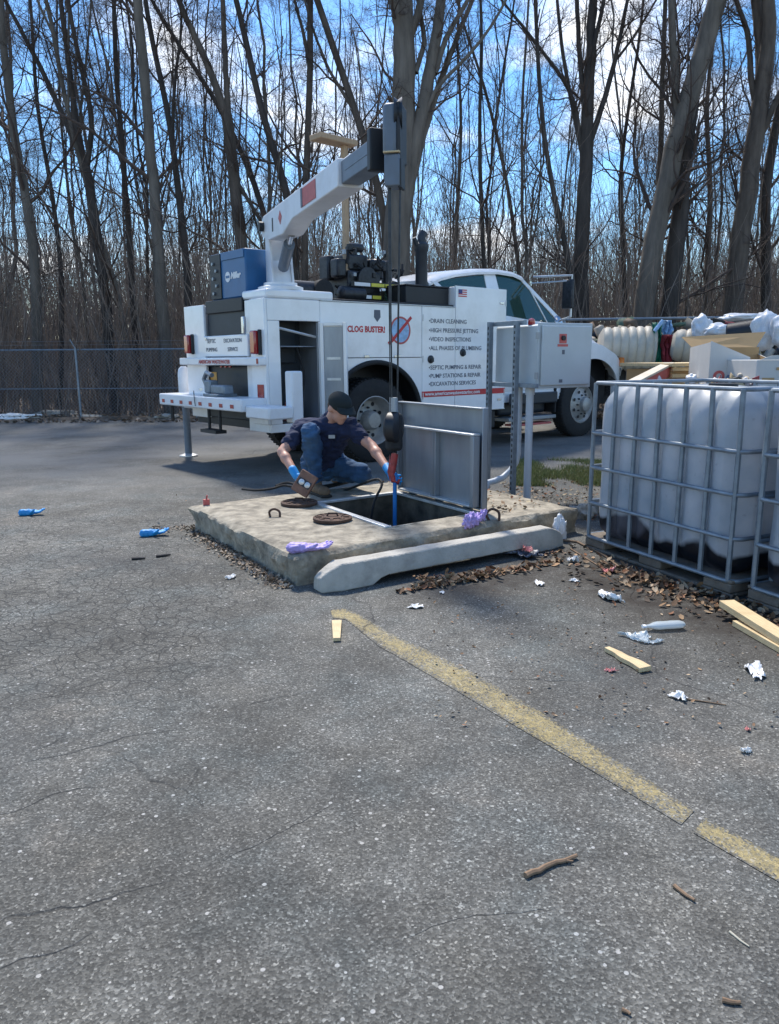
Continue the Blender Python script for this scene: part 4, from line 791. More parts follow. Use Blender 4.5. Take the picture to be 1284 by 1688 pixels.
def crane():
    # turret on the locker corner
    A = W2T((-1.33, 9.28, 2.87)); B = W2T(at(560, 306, 7.2)); 
    bx, by = -1.24, 0.28
    mb = MB(); mb.lathe([(0.27, 2.16), (0.27, 2.20), (0.20, 2.22), (0.20, 2.25)], 24, Matrix.Translation((bx, by, 0))); mb.build('crane_turret', 'white2', truck)
    pv = A
    wd = Vector(at(628, 250, 6.15)) - Vector((-1.33, 9.28, 2.87)); tip = W2T(at(628, 252, 6.15))
    D_ = (tip - pv); Lb = D_.length; dx = D_.normalized(); sidev = dx.cross(Vector((0, 0, 1))).normalized(); upv = sidev.cross(dx).normalized()
    fr = Matrix((dx, sidev, upv)).transposed().to_4x4(); fr.translation = pv
    # leaning mast, two cheek plates with web
    hd = Vector((dx.x, dx.y, 0)).normalized(); sv = sidev
    for k in (-1, 1):
        mb = MB(); o = sv * .12 * k
        poly = [(-.15, 2.25), (.15, 2.25), (.07, 2.60), (.03, 2.95), (-.08, 2.99), (-.14, 2.9)]
        mb.prism(poly, -.012, .012, lambda a, b, d: Vector((bx, by, 0)) + hd * a + sv * d + o + Vector((0, 0, b))); mb.build('mast_plate', 'white2', truck)
    mb = MB(); mb.prism([(-.16, 2.25), (-.13, 2.25), (-.13, 2.9), (-.16, 2.9)], -.105, .105, lambda a, b, d: Vector((bx, by, 0)) + hd * a + sv * d + Vector((0, 0, b))); mb.prism([(-.12, 2.25), (.12, 2.25), (.06, 2.5), (-.12, 2.5)], -.105, .105, lambda a, b, d: Vector((bx, by, 0)) + hd * a + sv * d + Vector((0, 0, b))); mb.build('mast_web', 'white2', truck)
    mb = MB(); mb.lathe([(0, -.17), (.055, -.17), (.055, .17), (0, .17)], 16, fr @ Matrix.Rotation(PI / 2, 4, 'X')); mb.build('boom_pin', 'black', truck)
    # outer boom: deep in the middle, seen from below
    bl = Lb * .80
    poly = [(-.10, -.10), (.22, -.18), (.85, -.21), (1.25, -.12), (bl, -.11), (bl, .115), (.0, .115), (-.10, .07)]
    mb = MB(); mb.prism(poly, -.115, .115, lambda a, b, d: fr @ Vector((a, d, b))); boom = mb.build('crane_boom', 'white2', truck, bevel=.01)
    # decal panel and marks on the near face. near face is the side towards the camera
    wv = (Matrix.Rotation(TA, 4, 'Z') @ sidev.to_4d()).to_3d(); k = 1 if wv.x > 0 else -1
    k = -k if False else k
    for kk in (-1, 1):
        mb = MB(); mb.box((1.60, kk * .117, -.08), (2.08, kk * .121, .085), fr); mb.build('boom_decal', 'redfade', boom)
        mb = MB(); mb.box((1.60, kk * .122, -.08), (1.66, kk * .124, .09), fr); mb.build('boom_decal_edge', 'lettering', boom)
        mb = MB(); mb.lathe([(0, 0), (.07, 0), (.07, .003), (0, .003)], 4, fr @ Matrix.Translation((.78, kk * .117, -.03)) @ Matrix.Rotation(-kk * PI / 2, 4, 'X')); mb.build('boom_mark', 'redfade', boom)
        mb = MB(); mb.box((.42, kk * .117, -.12), (.46, kk * .12, .02), fr); mb.build('boom_slot', 'machine', boom)
    # extension, head, sheave
    mb = MB(); mb.box((bl + .002, -.085, -.09), (Lb - .02, .085, .092), fr); ext = mb.build('boom_extension', 'grey_paint', truck, bevel=.008)
    mb = MB(); mb.box((bl + .1, -.089, -.005), (Lb - .05, .089, .01), fr); mb.build('extension_rib', 'grey_paint', ext)
    mb = MB(); mb.box((Lb - .02, -.105, -.14), (Lb + .05, .105, .16), fr); mb.build('boom_head_collar', 'black', truck, bevel=.01)
    mb = MB(); mb.tube([fr @ Vector((.1, .0, .135)), fr @ Vector((bl, .0, .135))], .018, 6); mb.build('hydraulic_line', 'white2', truck)
    # head: sheave housing hanging at the boom end
    H0 = at(650, 185, 6.0); H1 = at(651, 252, 6.0); H2 = at(652, 300, 6.0)
    ry = Matrix.Rotation(R(12), 4, 'Z')
    def wbox(name, c, size, m, rz=0.2, bev=.01):
        mb = MB(); q = _ti @ rotbox(c, size, rz=rz); mb.box((-.5, -.5, -.5), (.5, .5, .5), q); return mb.build(name, m, truck, bevel=bev)
    wbox('sheave_housing', at(647, 218, 6.03), (0.105, 0.20, 0.36), 'grey_paint', -.25, .03); wbox('sheave_cheek', at(661, 222, 6.03), (0.03, 0.22, 0.40), 'black', -.25, .01)
    wbox('anti_block_box', at(650, 284, 6.0), (0.11, 0.16, 0.22), 'grey_paint', -.25, .01); wbox('anti_block_lit_top', at(649, 254, 5.99), (0.115, 0.165, 0.012), 'wood', -.25, .003); wbox('anti_block_side', at(661, 288, 5.98), (.025, .13, .2), 'black', -.25, .005)  # thin tan sheet: the box's lit top put into colour
    mb = MB(); mb.lathe([(0, -.03), (.12, -.03), (.10, 0), (.12, .03), (0, .03)], 20, _ti @ Matrix.Translation(at(655, 190, 6.02)) @ Matrix.Rotation(PI / 2, 4, 'Y')); mb.build('sheave', 'machine', truck)
    # luff cylinder: turret foot to boom belly
    a = Vector((bx, by, 2.42)) + hd * .16; b = fr @ Vector((.80, 0, -.20)); mb = MB(); mb.tube([a, a.lerp(b, .72)], .065, 14); mb.build('luff_cylinder', 'grey_paint', truck)
    mb = MB(); mb.tube([a.lerp(b, .7), b], .035, 10); mb.build('luff_rod', 'chrome', truck)
    # cables, block and hook
    for x0, x1 in ((641, 645), (658, 654)):
        mb = MB(); mb.tube([W2T(at(x0 + 1, 296, 6.0)), W2T(at((x0 + x1) / 2, 500, 6.0)), W2T(at(x1, 676, 6.0))], .0075, 6); mb.build('crane_cable', 'machine', truck)
    def wt(name, prof, c, m, rx=0.0, ax='Z', n=20):
        mb = MB(); mb.lathe(prof, n, _ti @ Matrix.Translation(c) @ (Matrix.Rotation(PI / 2, 4, 'Y') @ Matrix.Rotation(.35, 4, 'X') if ax == 'Y' else Matrix.Identity(4))); return mb.build(name, m, truck)
    hb = wt('hook_block', [(0, -.05), (.10, -.05), (.125, -.03), (.125, .03), (.10, .05), (0, .05)], at(649, 705, 6.0), 'black', ax='Y')
    c = at(649, 712, 6.0); mb = MB(); q = _ti @ rotbox(c, (.12, .10, .30), rz=.3); mb.box((-.5, -.5, -.5), (.5, .5, .5), q); mb.build('hook_block_plate', 'rubber', hb, bevel=.03, seg=3)
    wt('block_neck', [(.03, -.05), (.03, .06)], at(649, 668, 6.0), 'alu')
    pts = [at(650, 748, 6.0), at(648, 762, 6.0), at(645, 778, 5.99), at(648, 792, 5.98), at(655, 796, 5.98), at(659, 786, 5.99)]
    mb = MB(); mb.tube([W2T(p) for p in pts], [.028, .03, .028, .024, .016, .008], 10); mb.build('crane_hook', 'redtool', truck)
crane()

# ------------------------------------------------------------ lifting strap, held by the man, hanging into the vault
def strap():
    p = [at(650, 796, 5.98), at(650, 830, 5.985), at(650, 870, 5.99), at(650, 930, 6.0)]
    mb = MB(); mb.tube(p, .017, 10); mb.tube([at(650, 796, 5.98), at(653, 786, 5.98), at(650, 780, 5.98)], .016, 8)
    tag(mb.build('lifting_strap', 'strap'), 'bright blue lifting strap hanging from the red hook into the open hatch', 'strap')
    q = [at(560, 812, 6.75), at(592, 800, 6.6), at(622, 790, 6.35), at(630, 800, 6.25), at(618, 826, 6.2), at(612, 860, 6.2), at(612, 900, 6.2)]
    cpts = []
    for i in range(len(q) - 1):
        for k in range(4): cpts.append(q[i].lerp(q[i + 1], k / 4))
    mb = MB(); mb.rod(q, .011, 8); tag(mb.build('pump_cable', 'rubber'), 'thin black cable looping over the rim and down into the open hatch', 'cable')
    q = [G(400, 806, .21), G(425, 808, .215), G(450, 805, .22), G(470, 800, .24), G(500, 806, .215), G(540, 803, .215), G(575, 795, .22)]
    mb = MB(); mb.rod(q, .012, 7); q2 = [a + Vector((.02, .05 + .03 * math.sin(i * 2), .012)) for i, a in enumerate(q[2:])]; mb.rod(q2, .012, 7)
    tag(mb.build('cable_coil', 'rubber'), 'dark cable lying across the back of the pad beside the man', 'cable')
strap()

# ------------------------------------------------------------ THE MAN
def V(x, y, z): return Vector((x, y, z))
def glove_shapes(wr, dirv, palmn, spread=1.0, curl=0.6, sc=1.1, hand=1):
    d = Vector(dirv).normalized(); n = Vector(palmn); n = (n - d * n.dot(d)).normalized(); s = d.cross(n).normalized() * hand
    W = Vector(wr); sh = [('c', W - d * .05, W + d * .02, .034 * sc, .032 * sc)]
    pc = W + d * .055 * sc
    for k in (-1, 0, 1): sh.append(('c', W + s * .010 * k * sc + d * .01, W + d * .085 * sc + s * .022 * k * sc, .021 * sc, .017 * sc))
    for k, (ln, off) in enumerate(((.075, .034), (.084, .012), (.078, -.011), (.060, -.032))):
        b = W + d * .085 * sc + s * off * sc * 1.0; a = b; dd = (d + s * off * 3 * spread * .5).normalized(); r = .0105 * sc
        for j in range(3):
            ang = curl * (j + .35) * .62; q = (dd * math.cos(ang) + n * math.sin(ang)); L = ln * sc * (.45, .32, .26)[j]; e = a + q * L
            sh.append(('c', a, e, r, r * .93)); a = e; r *= .93
    a = W + d * .03 * sc + s * .028 * sc; e = a + (s * .8 + d * .55 + n * .35).normalized() * .042 * sc; f = e + (s * .2 + d * .8 + n * .6).normalized() * .034 * sc
    sh += [('c', a, e, .014 * sc, .012 * sc), ('c', e, f, .012 * sc, .010 * sc)]
    return sh
def man():
    root = thing('person', 'man in navy t-shirt, jeans and black cap kneeling at the open hatch with blue gloves', 'person', (-0.55, 6.6, 0.2))
    off = Vector((-0.55, 6.6, 0.2))
    def L(sh):
        out_ = []
        for s in sh:
            if s[0] == 'c': out_.append(('c', Vector(s[1]) - off, Vector(s[2]) - off, s[3], s[4]))
            else: out_.append(('e', Vector(s[1]) - off, s[2], s[3]))
        return out_
    pel = V(-.58, 6.82, .44); bel = V(-.585, 6.76, .55); che = V(-.58, 6.66, .70); nb = V(-.505, 6.55, .835); hd_ = V(-.415, 6.42, .955)
    rs = V(-.755, 6.56, .775); re_ = at(466, 745, 6.36); rw = at(488, 782, 6.14)
    ls = V(-.345, 6.55, .785); le = at(614, 736, 6.38); lw = at(641, 775, 6.10)
    rh = V(-.67, 6.80, .43); rk = at(512, 712, 6.33); ra = V(-.64, 6.52, .285)
    lh = V(-.50, 6.84, .42); lk = at(597, 781, 6.62); la = V(-.48, 7.02, .28)
    face = (V(-.30, 6.28, .86) - hd_).normalized()                           # looks down towards the hatch
    fq = face.to_track_quat('Y', 'Z')                                         # local y = forward, z = up
    def hp(x, y, z): return hd_ + fq @ Vector((x, y, z))
    E_ = fq
    body = [('e', hp(0, -.01, .025), (.082, .102, .098), fq), ('e', hp(0, .03, -.045), (.062, .07, .075), fq), ('e', hp(0, .062, -.088), (.034, .036, .032), fq),
            ('c', hp(0, .092, .012), hp(0, .112, -.025), .010, .016), ('e', hp(0, .088, -.052), (.026, .014, .012), fq), ('e', hp(-.088, -.01, -.01), (.012, .028, .034), fq), ('e', hp(.088, -.01, -.01), (.012, .028, .034), fq),
            ('e', hp(.035, .078, .022), (.022, .014, .012), fq), ('e', hp(-.035, .078, .022), (.022, .014, .012), fq),
            ('c', nb, hp(0, -.03, -.06), .062, .056), ('c', che, nb, .12, .075), ('c', pel, che, .12, .13), ('c', rs, ls, .07, .07), ('c', rh, lh, .1, .1),
            ('c', rs, re_, .058, .046), ('c', re_, rw, .046, .031), ('c', ls, le, .058, .046), ('c', le, lw, .047, .031),
            ('c', re_.lerp(rw, .25), re_.lerp(rw, .3), .049, .049), ('c', le.lerp(lw, .25), le.lerp(lw, .3), .05, .05),
            ('c', rh, rk, .07, .05), ('c', rk, ra, .05, .04), ('c', lh, lk, .07, .05), ('c', lk, la, .05, .04)]
    fuse('body', L(body), 'skin', root, voxel=.010, it=5)
    for sx in (-1, 1):
        mb = MB(); mb.lathe([(0, -.008), (.008, -.004), (.010, 0), (.008, .004), (0, .008)], 10, Matrix.Translation(hp(.033 * sx, .088, .012) - off)); mb.build('eye', 'hair', root)
    beard = [('e', hp(0, -.035, -.0), (.086, .08, .06), fq)]
    fuse('hair', L(beard), 'hair', root, voxel=.008, it=3, wrinkle=.006, wscale=60)
    shirt = [('c', pel + V(0, 0, .03), che, .145, .165), ('e', che + V(0, .02, .02), (.19, .135, .14), Vector((.05, -.5, 1)).to_track_quat('Z', 'Y')), ('c', che, nb, .155, .085), ('c', rs, ls, .092, .092),
             ('c', bel + V(-.05, .02, 0), rs + V(.05, 0, -.04), .12, .085), ('c', bel + V(.05, .02, 0), ls + V(-.05, 0, -.04), .12, .085), ('c', bel, che + V(.0, -.04, -.02), .12, .12),
             ('c', rs, rs.lerp(re_, .62), .085, .072), ('c', ls, ls.lerp(le, .55), .085, .073)]
    fuse('t_shirt', L(shirt), 'shirt', root, voxel=.010, it=4, wrinkle=.036, wscale=11)
    mb = MB(); q = che.lerp(nb, .3) + V(.07, -.165, -.03) - off; ubox(mb, q, (.055, .004, .03), rz=.1); mb.build('chest_print', 'alu', root)
    jeans = [('c', rh, lh, .135, .13), ('c', pel + V(0, .03, -.04), pel + V(0, 0, .06), .14, .135), ('c', rh, rk, .105, .078), ('c', rk, ra + V(0, 0, .05), .080, .062), ('e', rk, (.082, .082, .082), None), ('c', rk.lerp(ra, .3) + V(0, .02, 0), rk.lerp(ra, .5) + V(0, .02, 0), .074, .072),
             ('c', lh, lk, .11, .088), ('e', lk, (.09, .09, .088), None), ('c', lk, la, .078, .06)]
    fuse('jeans', L(jeans), 'jeans', root, voxel=.010, it=4, wrinkle=.030, wscale=9)
    # boots
    for nm, a, d in (('boot', ra, V(.13, -.24, 0)), ('boot', la, V(-.1, .16, 0))):
        dd = d.normalized(); z = .2
        if a is ra: b = [('c', V(a.x, a.y, z + .17), V(a.x, a.y, z + .08), .055, .055), ('c', V(a.x, a.y, z + .055) - dd * .04, V(a.x, a.y, z + .045) + dd * .19, .052, .046), ('e', V(a.x, a.y, z + .05) + dd * .18, (.055, .055, .045), None)]
        else: b = [('c', a, a + V(-.02, .04, -.02), .05, .055), ('c', a + V(-.02, .06, -.03), a + V(.1, .10, -.0), .05, .04)]
        fuse(nm, L(b), 'boot', root, voxel=.009, it=3, wrinkle=.008, wscale=20)
    dd = V(.13, -.24, 0).normalized(); mb = MB(); mb.box((-.085, -.05, 0), (.24, .05, .025), Matrix.Translation(V(ra.x, ra.y, .202) - off) @ Matrix.Rotation(math.atan2(dd.y, dd.x), 4, 'Z')); mb.build('boot_sole', 'sole', root, bevel=.01)
    # cap
    cap = [('e', hp(0, -.012, .052), (.097, .116, .085), fq)]
    c_ = fuse('cap', L(cap), 'cap', root, voxel=.008, it=2)
    mb = MB(); vs = []; nn = 12
    for dz in (0, .006):
        for k in range(nn + 1):
            a = PI * k / nn; vs += [hp(.086 * math.cos(a), .065 + .03 * math.sin(a), .052 + dz) - off, hp(.084 * math.cos(a), .085 + .098 * math.sin(a) ** .7, .040 + dz - .018 * (math.cos(a) ** 2)) - off]
    st_ = 2 * (nn + 1); fs = []
    for k in range(nn):
        a, b = 2 * k, 2 * k + 2
        fs += [(a, a + 1, b + 1, b), (st_ + a, st_ + b, st_ + b + 1, st_ + a + 1), (a + 1, st_ + a + 1, st_ + b + 1, b + 1), (a, b, st_ + b, st_ + a)]
    mb.add(vs, fs); mb.build('cap_brim', 'cap', c_)
    # gloved hands: the left grips the hook, the right holds the steel plate
    dl = (at(652, 790, 5.98) - lw).normalized(); gl = glove_shapes(lw, at(651, 792, 5.97) - lw, V(.25, .1, -1) if False else V(.9, -.1, -.25), curl=1.15, hand=-1, spread=.5)
    fuse('glove', L(gl), 'nitrile', root, voxel=.0055, it=3)
    gr = glove_shapes(rw, at(500, 802, 6.08) - rw, V(.85, .5, -.1), curl=.75, hand=1)
    fuse('glove', L(gr), 'nitrile', root, voxel=.0055, it=3)
man()

def steel_plate():
    c = at(503, 797, 6.03); r = thing('steel_plate', 'rusty square steel plate with two pale knobs, held upright in his gloved right hand', 'metal plate', c)
    q = Matrix.Rotation(R(-18), 4, 'Z') @ Matrix.Rotation(R(28), 4, 'Y') @ Matrix.Rotation(R(-18), 4, 'X')
    mb = MB(); mb.box((-.075, -.02, -.095), (.075, .02, .095), q); mb.build('plate', 'rustplate', r, bevel=.008)
    for x in (-.02, .035):
        mb = MB(); mb.lathe([(0, 0), (.024, 0), (.024, .012), (.012, .02), (0, .02)], 14, q @ Matrix.Translation((x, -.022, .0)) @ Matrix.Rotation(PI / 2, 4, 'X')); mb.build('knob', 'alu2', r)
    mb = MB(); mb.box((-.055, -.024, -.03), (.06, -.0215, .03), q); mb.build('face_plate', 'machine', r)
steel_plate()

def iron_cover(px, py, rad, label):
    p = G(px, py, .2); r = thing('manhole_cover', label, 'manhole cover', (p.x, p.y, .204), group='rusty round covers taken off and laid on the pad')
    mb = MB(); mb.lathe([(0, 0), (rad * .97, 0), (rad, .008), (rad, .022), (rad * .9, .028), (rad * .88, .022), (rad * .5, .022), (rad * .48, .03), (0, .03)], 36); mb.build('disc', 'rust', r)
    for k in range(8):
        a = 2 * PI * k / 8; mb = MB(); mb.box((rad * .55, -.012, .0235), (rad * .84, .012, .030), Matrix.Rotation(a, 4, 'Z')); mb.build('raised_rib', 'rust', r)
    mb = MB(); mb.tube([(-.04, 0, .03), (-.03, 0, .05), (.03, 0, .05), (.04, 0, .03)], .008, 6); mb.build('lift_handle', 'rust', r)
iron_cover(494, 832, .15, 'rusty round iron cover half under the kneeling man\'s boot')
iron_cover(549, 858, .145, 'rusty round iron cover lying alone between the frame and the purple glove')

def loops():
    p = G(455, 852, .2); mb = MB(); mb.rod([p + V(-.04, 0, 0), p + V(-.045, .0, .04), p + V(-.01, 0, .06), p + V(.03, 0, .04), p + V(.035, -.02, 0)], .009, 7); tag(mb.build('lifting_eye', 'rust'), 'small rusty lifting loop cast into the left part of the pad', 'lifting loop')
    p = G(812, 858, .2); mb = MB(); mb.rod([p + V(-.03, 0, 0), p + V(-.05, .0, .05), p + V(-.01, 0, .085), p + V(.04, 0, .06), p + V(.04, -.02, 0)], .010, 7); tag(mb.build('lifting_eye', 'rust'), 'rusty lifting loop right of the violet glove near the wheel stop', 'lifting loop')
    p = pad(PL1 - .10, .10, .195); mb = MB(); ubox(mb, p + V(0, 0, .03), (.05, .03, .05), rz=.5); mb.rod([p + V(0, 0, .05), p + V(.01, 0, .09)], .008, 6); tag(mb.build('marker_stub', 'redfade', bevel=.01), 'small reddish stub standing on the back left corner of the pad', 'stub')
loops()

def glove_on_ground(px, py, z, m, label, ang, sc=.88, flat=.35, group=None, crump=0.010):
    p = G(px, py, z); sh = glove_shapes((0, 0, 0.02), (1, 0, 0), (0, 0, 1), curl=.5, sc=sc, spread=1.6)
    o = fuse('glove', sh, m, None, voxel=.006, it=2, wrinkle=crump, wscale=38)
    o.scale = (1, 1, flat + .5); o.location = (p.x - .05 * math.cos(ang), p.y - .05 * math.sin(ang), z + .006); o.rotation_euler = (0, 0, ang)
    tag(o, label, 'glove', group)
gg = 'used rubber gloves thrown on the ground'
glove_on_ground(57, 849, 0, 'nitrile', 'bright blue glove on the asphalt, the one furthest left', .25, group=gg, flat=.6)
glove_on_ground(259, 883, 0, 'nitrile', 'bright blue glove on the asphalt close to the pad corner', .35, group=gg, flat=.6)
glove_on_ground(510, 908, .2, 'nitrile2', 'flat violet glove on the front corner of the pad', .15, sc=1.2, group=gg)
glove_on_ground(782, 864, .2, 'nitrile2', 'crumpled violet glove near the foot of the hatch lid', .9, sc=.95, flat=1.1, group=gg, crump=.035)

# ------------------------------------------------------------ control box on steel channel posts
def control_box():
    e = Vector((.45, -.893, 0)).normalized(); n = Vector((.893, .45, 0)).normalized(); zb = .0
    pL = Vector((.985, 7.5, 0)); pR = pL + e * .43
    r = thing('control_box', 'grey electrical enclosure on two galvanised channel posts beside the pad', 'electrical box', pL)
    def loc(p): return Vector(p) - pL
    ang = math.atan2(e.y, e.x)
    for p, top in ((pL, 1.70), (pR, 1.68)):
        mb = MB(); q = Matrix.Translation(loc(p)) @ Matrix.Rotation(ang, 4, 'Z')
        mb.box((-.022, -.022, 0), (.022, -.017, top), q); mb.box((-.022, -.017, 0), (-.017, .022, top), q); mb.box((.017, -.017, 0), (.022, .022, top), q); po = mb.build('post', 'galv', r)
        mb = MB()
        for k in range(30): mb.box((-.008, -.0245, .12 + k * .052), (.008, -.0225, .147 + k * .052), q)
        mb.build('slots', 'black', po, sm=False)
    for z in (1.66, 1.09):
        mb = MB(); a = loc(pL - e * .05); L = .55 if z > 1.5 else .75; mb.box((0, -.022, z), (L, .016, z + .04), Matrix.Translation(a + n * .045) @ Matrix.Rotation(ang, 4, 'Z')); mb.build('cross_channel', 'galv', r, bevel=.003)
    # box: x along e, y along n
    c0 = pL + n * .078 - e * .02; q = Matrix.Translation(loc(c0)) @ Matrix.Rotation(ang, 4, 'Z'); Lx, Ly, z0, z1 = .70, .60, 1.10, 1.655
    mb = MB(); mb.box((0, 0, z0), (Lx - .03, Ly, z1), q); b = mb.build('enclosure', 'boxgrey', r, bevel=.02, seg=3)
    mb = MB(); mb.box((Lx - .028, -.012, z0 - .015), (Lx - .012, Ly + .012, z1 + .015), q); mb.build('door_rim', 'boxgrey', r, bevel=.006)
    mb = MB(); mb.box((Lx - .010, .015, z0 + .01), (Lx + .010, Ly - .015, z1 - .01), q); d = mb.build('door', 'boxgrey', r, bevel=.012, seg=3)
    mb = MB(); mb.lathe([(0, 0), (.022, 0), (.022, .018), (0, .02)], 14, q @ Matrix.Translation((Lx + .010, .25, z1 - .12)) @ Matrix.Rotation(PI / 2, 4, 'Y')); mb.build('push_button', 'black', d)
    for y, z, sy, sz, m_ in ((.25, z1 - .125, .085, .085, 'redfade'), (.25, z1 - .185, .12, .022, 'redfade'), (.26, z1 - .245, .03, .04, 'lettering'), (.24, z0 + .05, .04, .03, 'lettering')):
        mb = MB(); mb.box((Lx + .0102, y - sy / 2, z - sz / 2), (Lx + .0115, y + sy / 2, z + sz / 2), q); mb.build('door_marking', m_, d, sm=False)
    for z in (z0 + .1, z1 - .1):
        mb = MB(); mb.box((Lx - .03, -.03, z - .03), (Lx + .005, -.013, z + .03), q); mb.build('door_hinge', 'alu', r)
    mb = MB(); mb.lathe([(.03, 0), (.035, .01), (.03, .05), (0, .065)], 16, Matrix.Translation(loc(pR) + n * .12 + e * .06 + Vector((0, 0, z1 + .0)))); mb.build('alarm_light', 'redlamp', r)
    # conduits
    a = loc(pL + e * .28 + n * .16)
    pts = [a + Vector((0, 0, z)) for z in (z0 - .005, .8, .45)] + [a + Vector((0, 0, .36)) - n * .02, a + Vector((0, 0, .28)) - n * .08 , a + Vector((0, 0, .22)) - n * .17, a + Vector((0, 0, .19)) - n * .27, a + Vector((0, 0, .185)) - n * .34, a + Vector((0, 0, .10)) - n * .38, a + Vector((0, 0, 0)) - n * .38]
    mb = MB(); mb.tube(pts, .031, 14); mb.build('bent_conduit', 'pvc', r)
    a = loc(pR + e * .03 + n * .15); mb = MB(); mb.tube([a + Vector((0, 0, z0 - .003)), a + Vector((0, 0, 0))], .036, 14); mb.lathe([(.045, z0 - .08), (.045, z0 - .004)], 14, Matrix.Translation(a)); mb.build('straight_conduit', 'pvc', r)
    mb = MB(); mb.box((.3, .2, z0 - .025), (.38, .3, z0 - .001), q); mb.build('gland', 'black', r)
control_box()

# ------------------------------------------------------------ caged liquid totes
TA0 = Vector((1.435, 5.345, 0)); te = Vector((.527, -1.185, 0)).normalized(); tn = Vector((-te.y, te.x, 0))      # te: along the face to the near end, tn: into the depth
if tn.x < 0: tn = -tn
def tote(label, origin, Lx=1.30, Ly=1.05, sag=1.0):
    ang = math.atan2(te.y, te.x)
    r = thing('caged_tote', label, 'liquid tote', origin, ang, group='caged plastic totes standing along the edge of the lot')
    # local x along te; local +y = left of te; depth is towards +/-y
    sg = 1 if (Matrix.Rotation(ang, 4, 'Z') @ Vector((0, 1, 0))).dot(tn) > 0 else -1
    def yy(y): return y * sg
    zb = .105
    # tank with swollen strips between the cage bars
    nbar = 7; nx = 72; nz = 34; i0 = .052
    peri = []; seg = [(i0, i0, Lx - i0, i0), (Lx - i0, i0, Lx - i0, Ly - i0), (Lx - i0, Ly - i0, i0, Ly - i0), (i0, Ly - i0, i0, i0)]
    vs = []; fs = []; cnt = []
    rc = .075
    def outline(t):      # rounded rectangle with swelling
        pass
    pts = []
    def side(x0, y0, x1, y1, nb, nxs):
        L_ = math.hypot(x1 - x0, y1 - y0); dx, dy = (x1 - x0) / L_, (y1 - y0) / L_; nxn, nyn = dy, -dx
        for k in range(nxs):
            s = rc + (L_ - 2 * rc) * k / (nxs - 1); ph = s / L_ * nb; pts.append((x0 + dx * s, y0 + dy * s, nxn, nyn, abs(math.sin(ph * PI)) ** .6))
        for k in range(1, 5):
            a = math.atan2(nyn, nxn) + (PI / 2) * k / 5; cx_, cy_ = x0 + dx * (L_ - rc) - nxn * rc, y0 + dy * (L_ - rc) - nyn * rc
            pts.append((cx_ + rc * math.cos(a), cy_ + rc * math.sin(a), math.cos(a), math.sin(a), .5))
    side(i0, i0, Lx - i0, i0, 6, 84); side(Lx - i0, i0, Lx - i0, Ly - i0, 5, 50); side(Lx - i0, Ly - i0, i0, Ly - i0, 6, 50); side(i0, Ly - i0, i0, i0, 5, 40)
    zs = [0, .01, .03, .06] + list(np.linspace(.1, .95, 26)) + [.985, 1.015, 1.04, 1.058, 1.064]
    NP = len(pts)
    for z in zs:
        f = 1.0; ins = 0
        if z < .06: ins = (.06 - z) * .9
        if z > .95: ins = max(0, (z - .95)) ** 1.5 * 1.6
        for (x, y, nx_, ny_, b) in pts:
            zz = z / 1.06; amp = .050 * (1 - abs(2 * zz - 1) ** 6); wob = .010 * noise.noise(Vector((x * 4 + origin[0], y * 4, z * 3)))
            push = amp * b + wob - ins; vs.append(Vector((x + nx_ * push, yy(y + ny_ * push), zb + z + (.02 * noise.noise(Vector((x * 5, y * 5, 1))) if z > .9 else 0))))
    for i in range(len(zs) - 1):
        for k in range(NP): fs.append((i * NP + k, i * NP + (k + 1) % NP, (i + 1) * NP + (k + 1) % NP, (i + 1) * NP + k))
    fs.append(tuple(range(NP))); fs.append(tuple(range((len(zs) - 1) * NP, len(zs) * NP)))
    mb = MB(); mb.add(vs, fs); tk = mb.build('tank', 'tank', r)
    mb = MB(); mb.lathe([(.09, 0), (.09, .03), (.08, .03), (0, .03)], 24, Matrix.Translation((Lx / 2, yy(Ly / 2), zb + 1.06))); mb.build('filler_cap', 'black', r)
    # cage: rings and uprights
    def ring(z, o=.0, rad=.013):
        c = .06; P_ = []
        for cx_, cy_, a0 in ((Lx - c, c, -90), (Lx - c, Ly - c, 0), (c, Ly - c, 90), (c, c, 180)):
            for k in range(5):
                a = R(a0 + k * 22.5); P_.append((cx_ + (c + o) * math.cos(a), yy(cy_ + (c + o) * math.sin(a)), z))
        mb = MB(); mb.tube(P_, rad, 8, closed=True); return mb.build('cage_ring', 'galv', r)
    for z in (1.19, .845, .60, .345, .095): ring(z, .012 if z not in (1.19,) else 0)
    def up(x, y):
        mb = MB(); wob = .004
        mb.tube([(x, yy(y), .095), (x, yy(y), .5), (x + rnd.uniform(-wob, wob), yy(y), .84), (x + rnd.uniform(-wob, wob) * 2, yy(y), 1.19)], .0155, 6); mb.build('cage_bar', 'galv', r)
    for k in range(7): up(.024 + (Lx - .05) * k / 6, -.002)
    for k in range(7): up(.024 + (Lx - .05) * k / 6, Ly + .002)
    for k in range(1, 6): up(-.002, Ly * k / 6); up(Lx + .002, Ly * k / 6)
    # pallet
    def slabp(nm, lo, hi): mb = MB(); mb.box((lo[0], min(yy(lo[1]), yy(hi[1])), lo[2]), (hi[0], max(yy(lo[1]), yy(hi[1])), hi[2])); mb.build(nm, 'palletm', r, bevel=.008)
    slabp('pallet_deck', (-.01, -.01, .082), (Lx + .01, Ly + .01, .104))
    for x0, x1 in ((-.005, .20), (.55, .75), (Lx - .20, Lx + .005)):
        for y0, y1 in ((-.008, .14), (Ly / 2 - .07, Ly / 2 + .07), (Ly - .14, Ly + .008)): slabp('pallet_block', (x0, y0, .026), (x1, y1, .080))
    for y0, y1 in ((-.008, .14), (Ly / 2 - .07, Ly / 2 + .07), (Ly - .14, Ly + .008)): slabp('pallet_runner', (-.008, y0, 0.0), (Lx + .008, y1, .024))
    return r
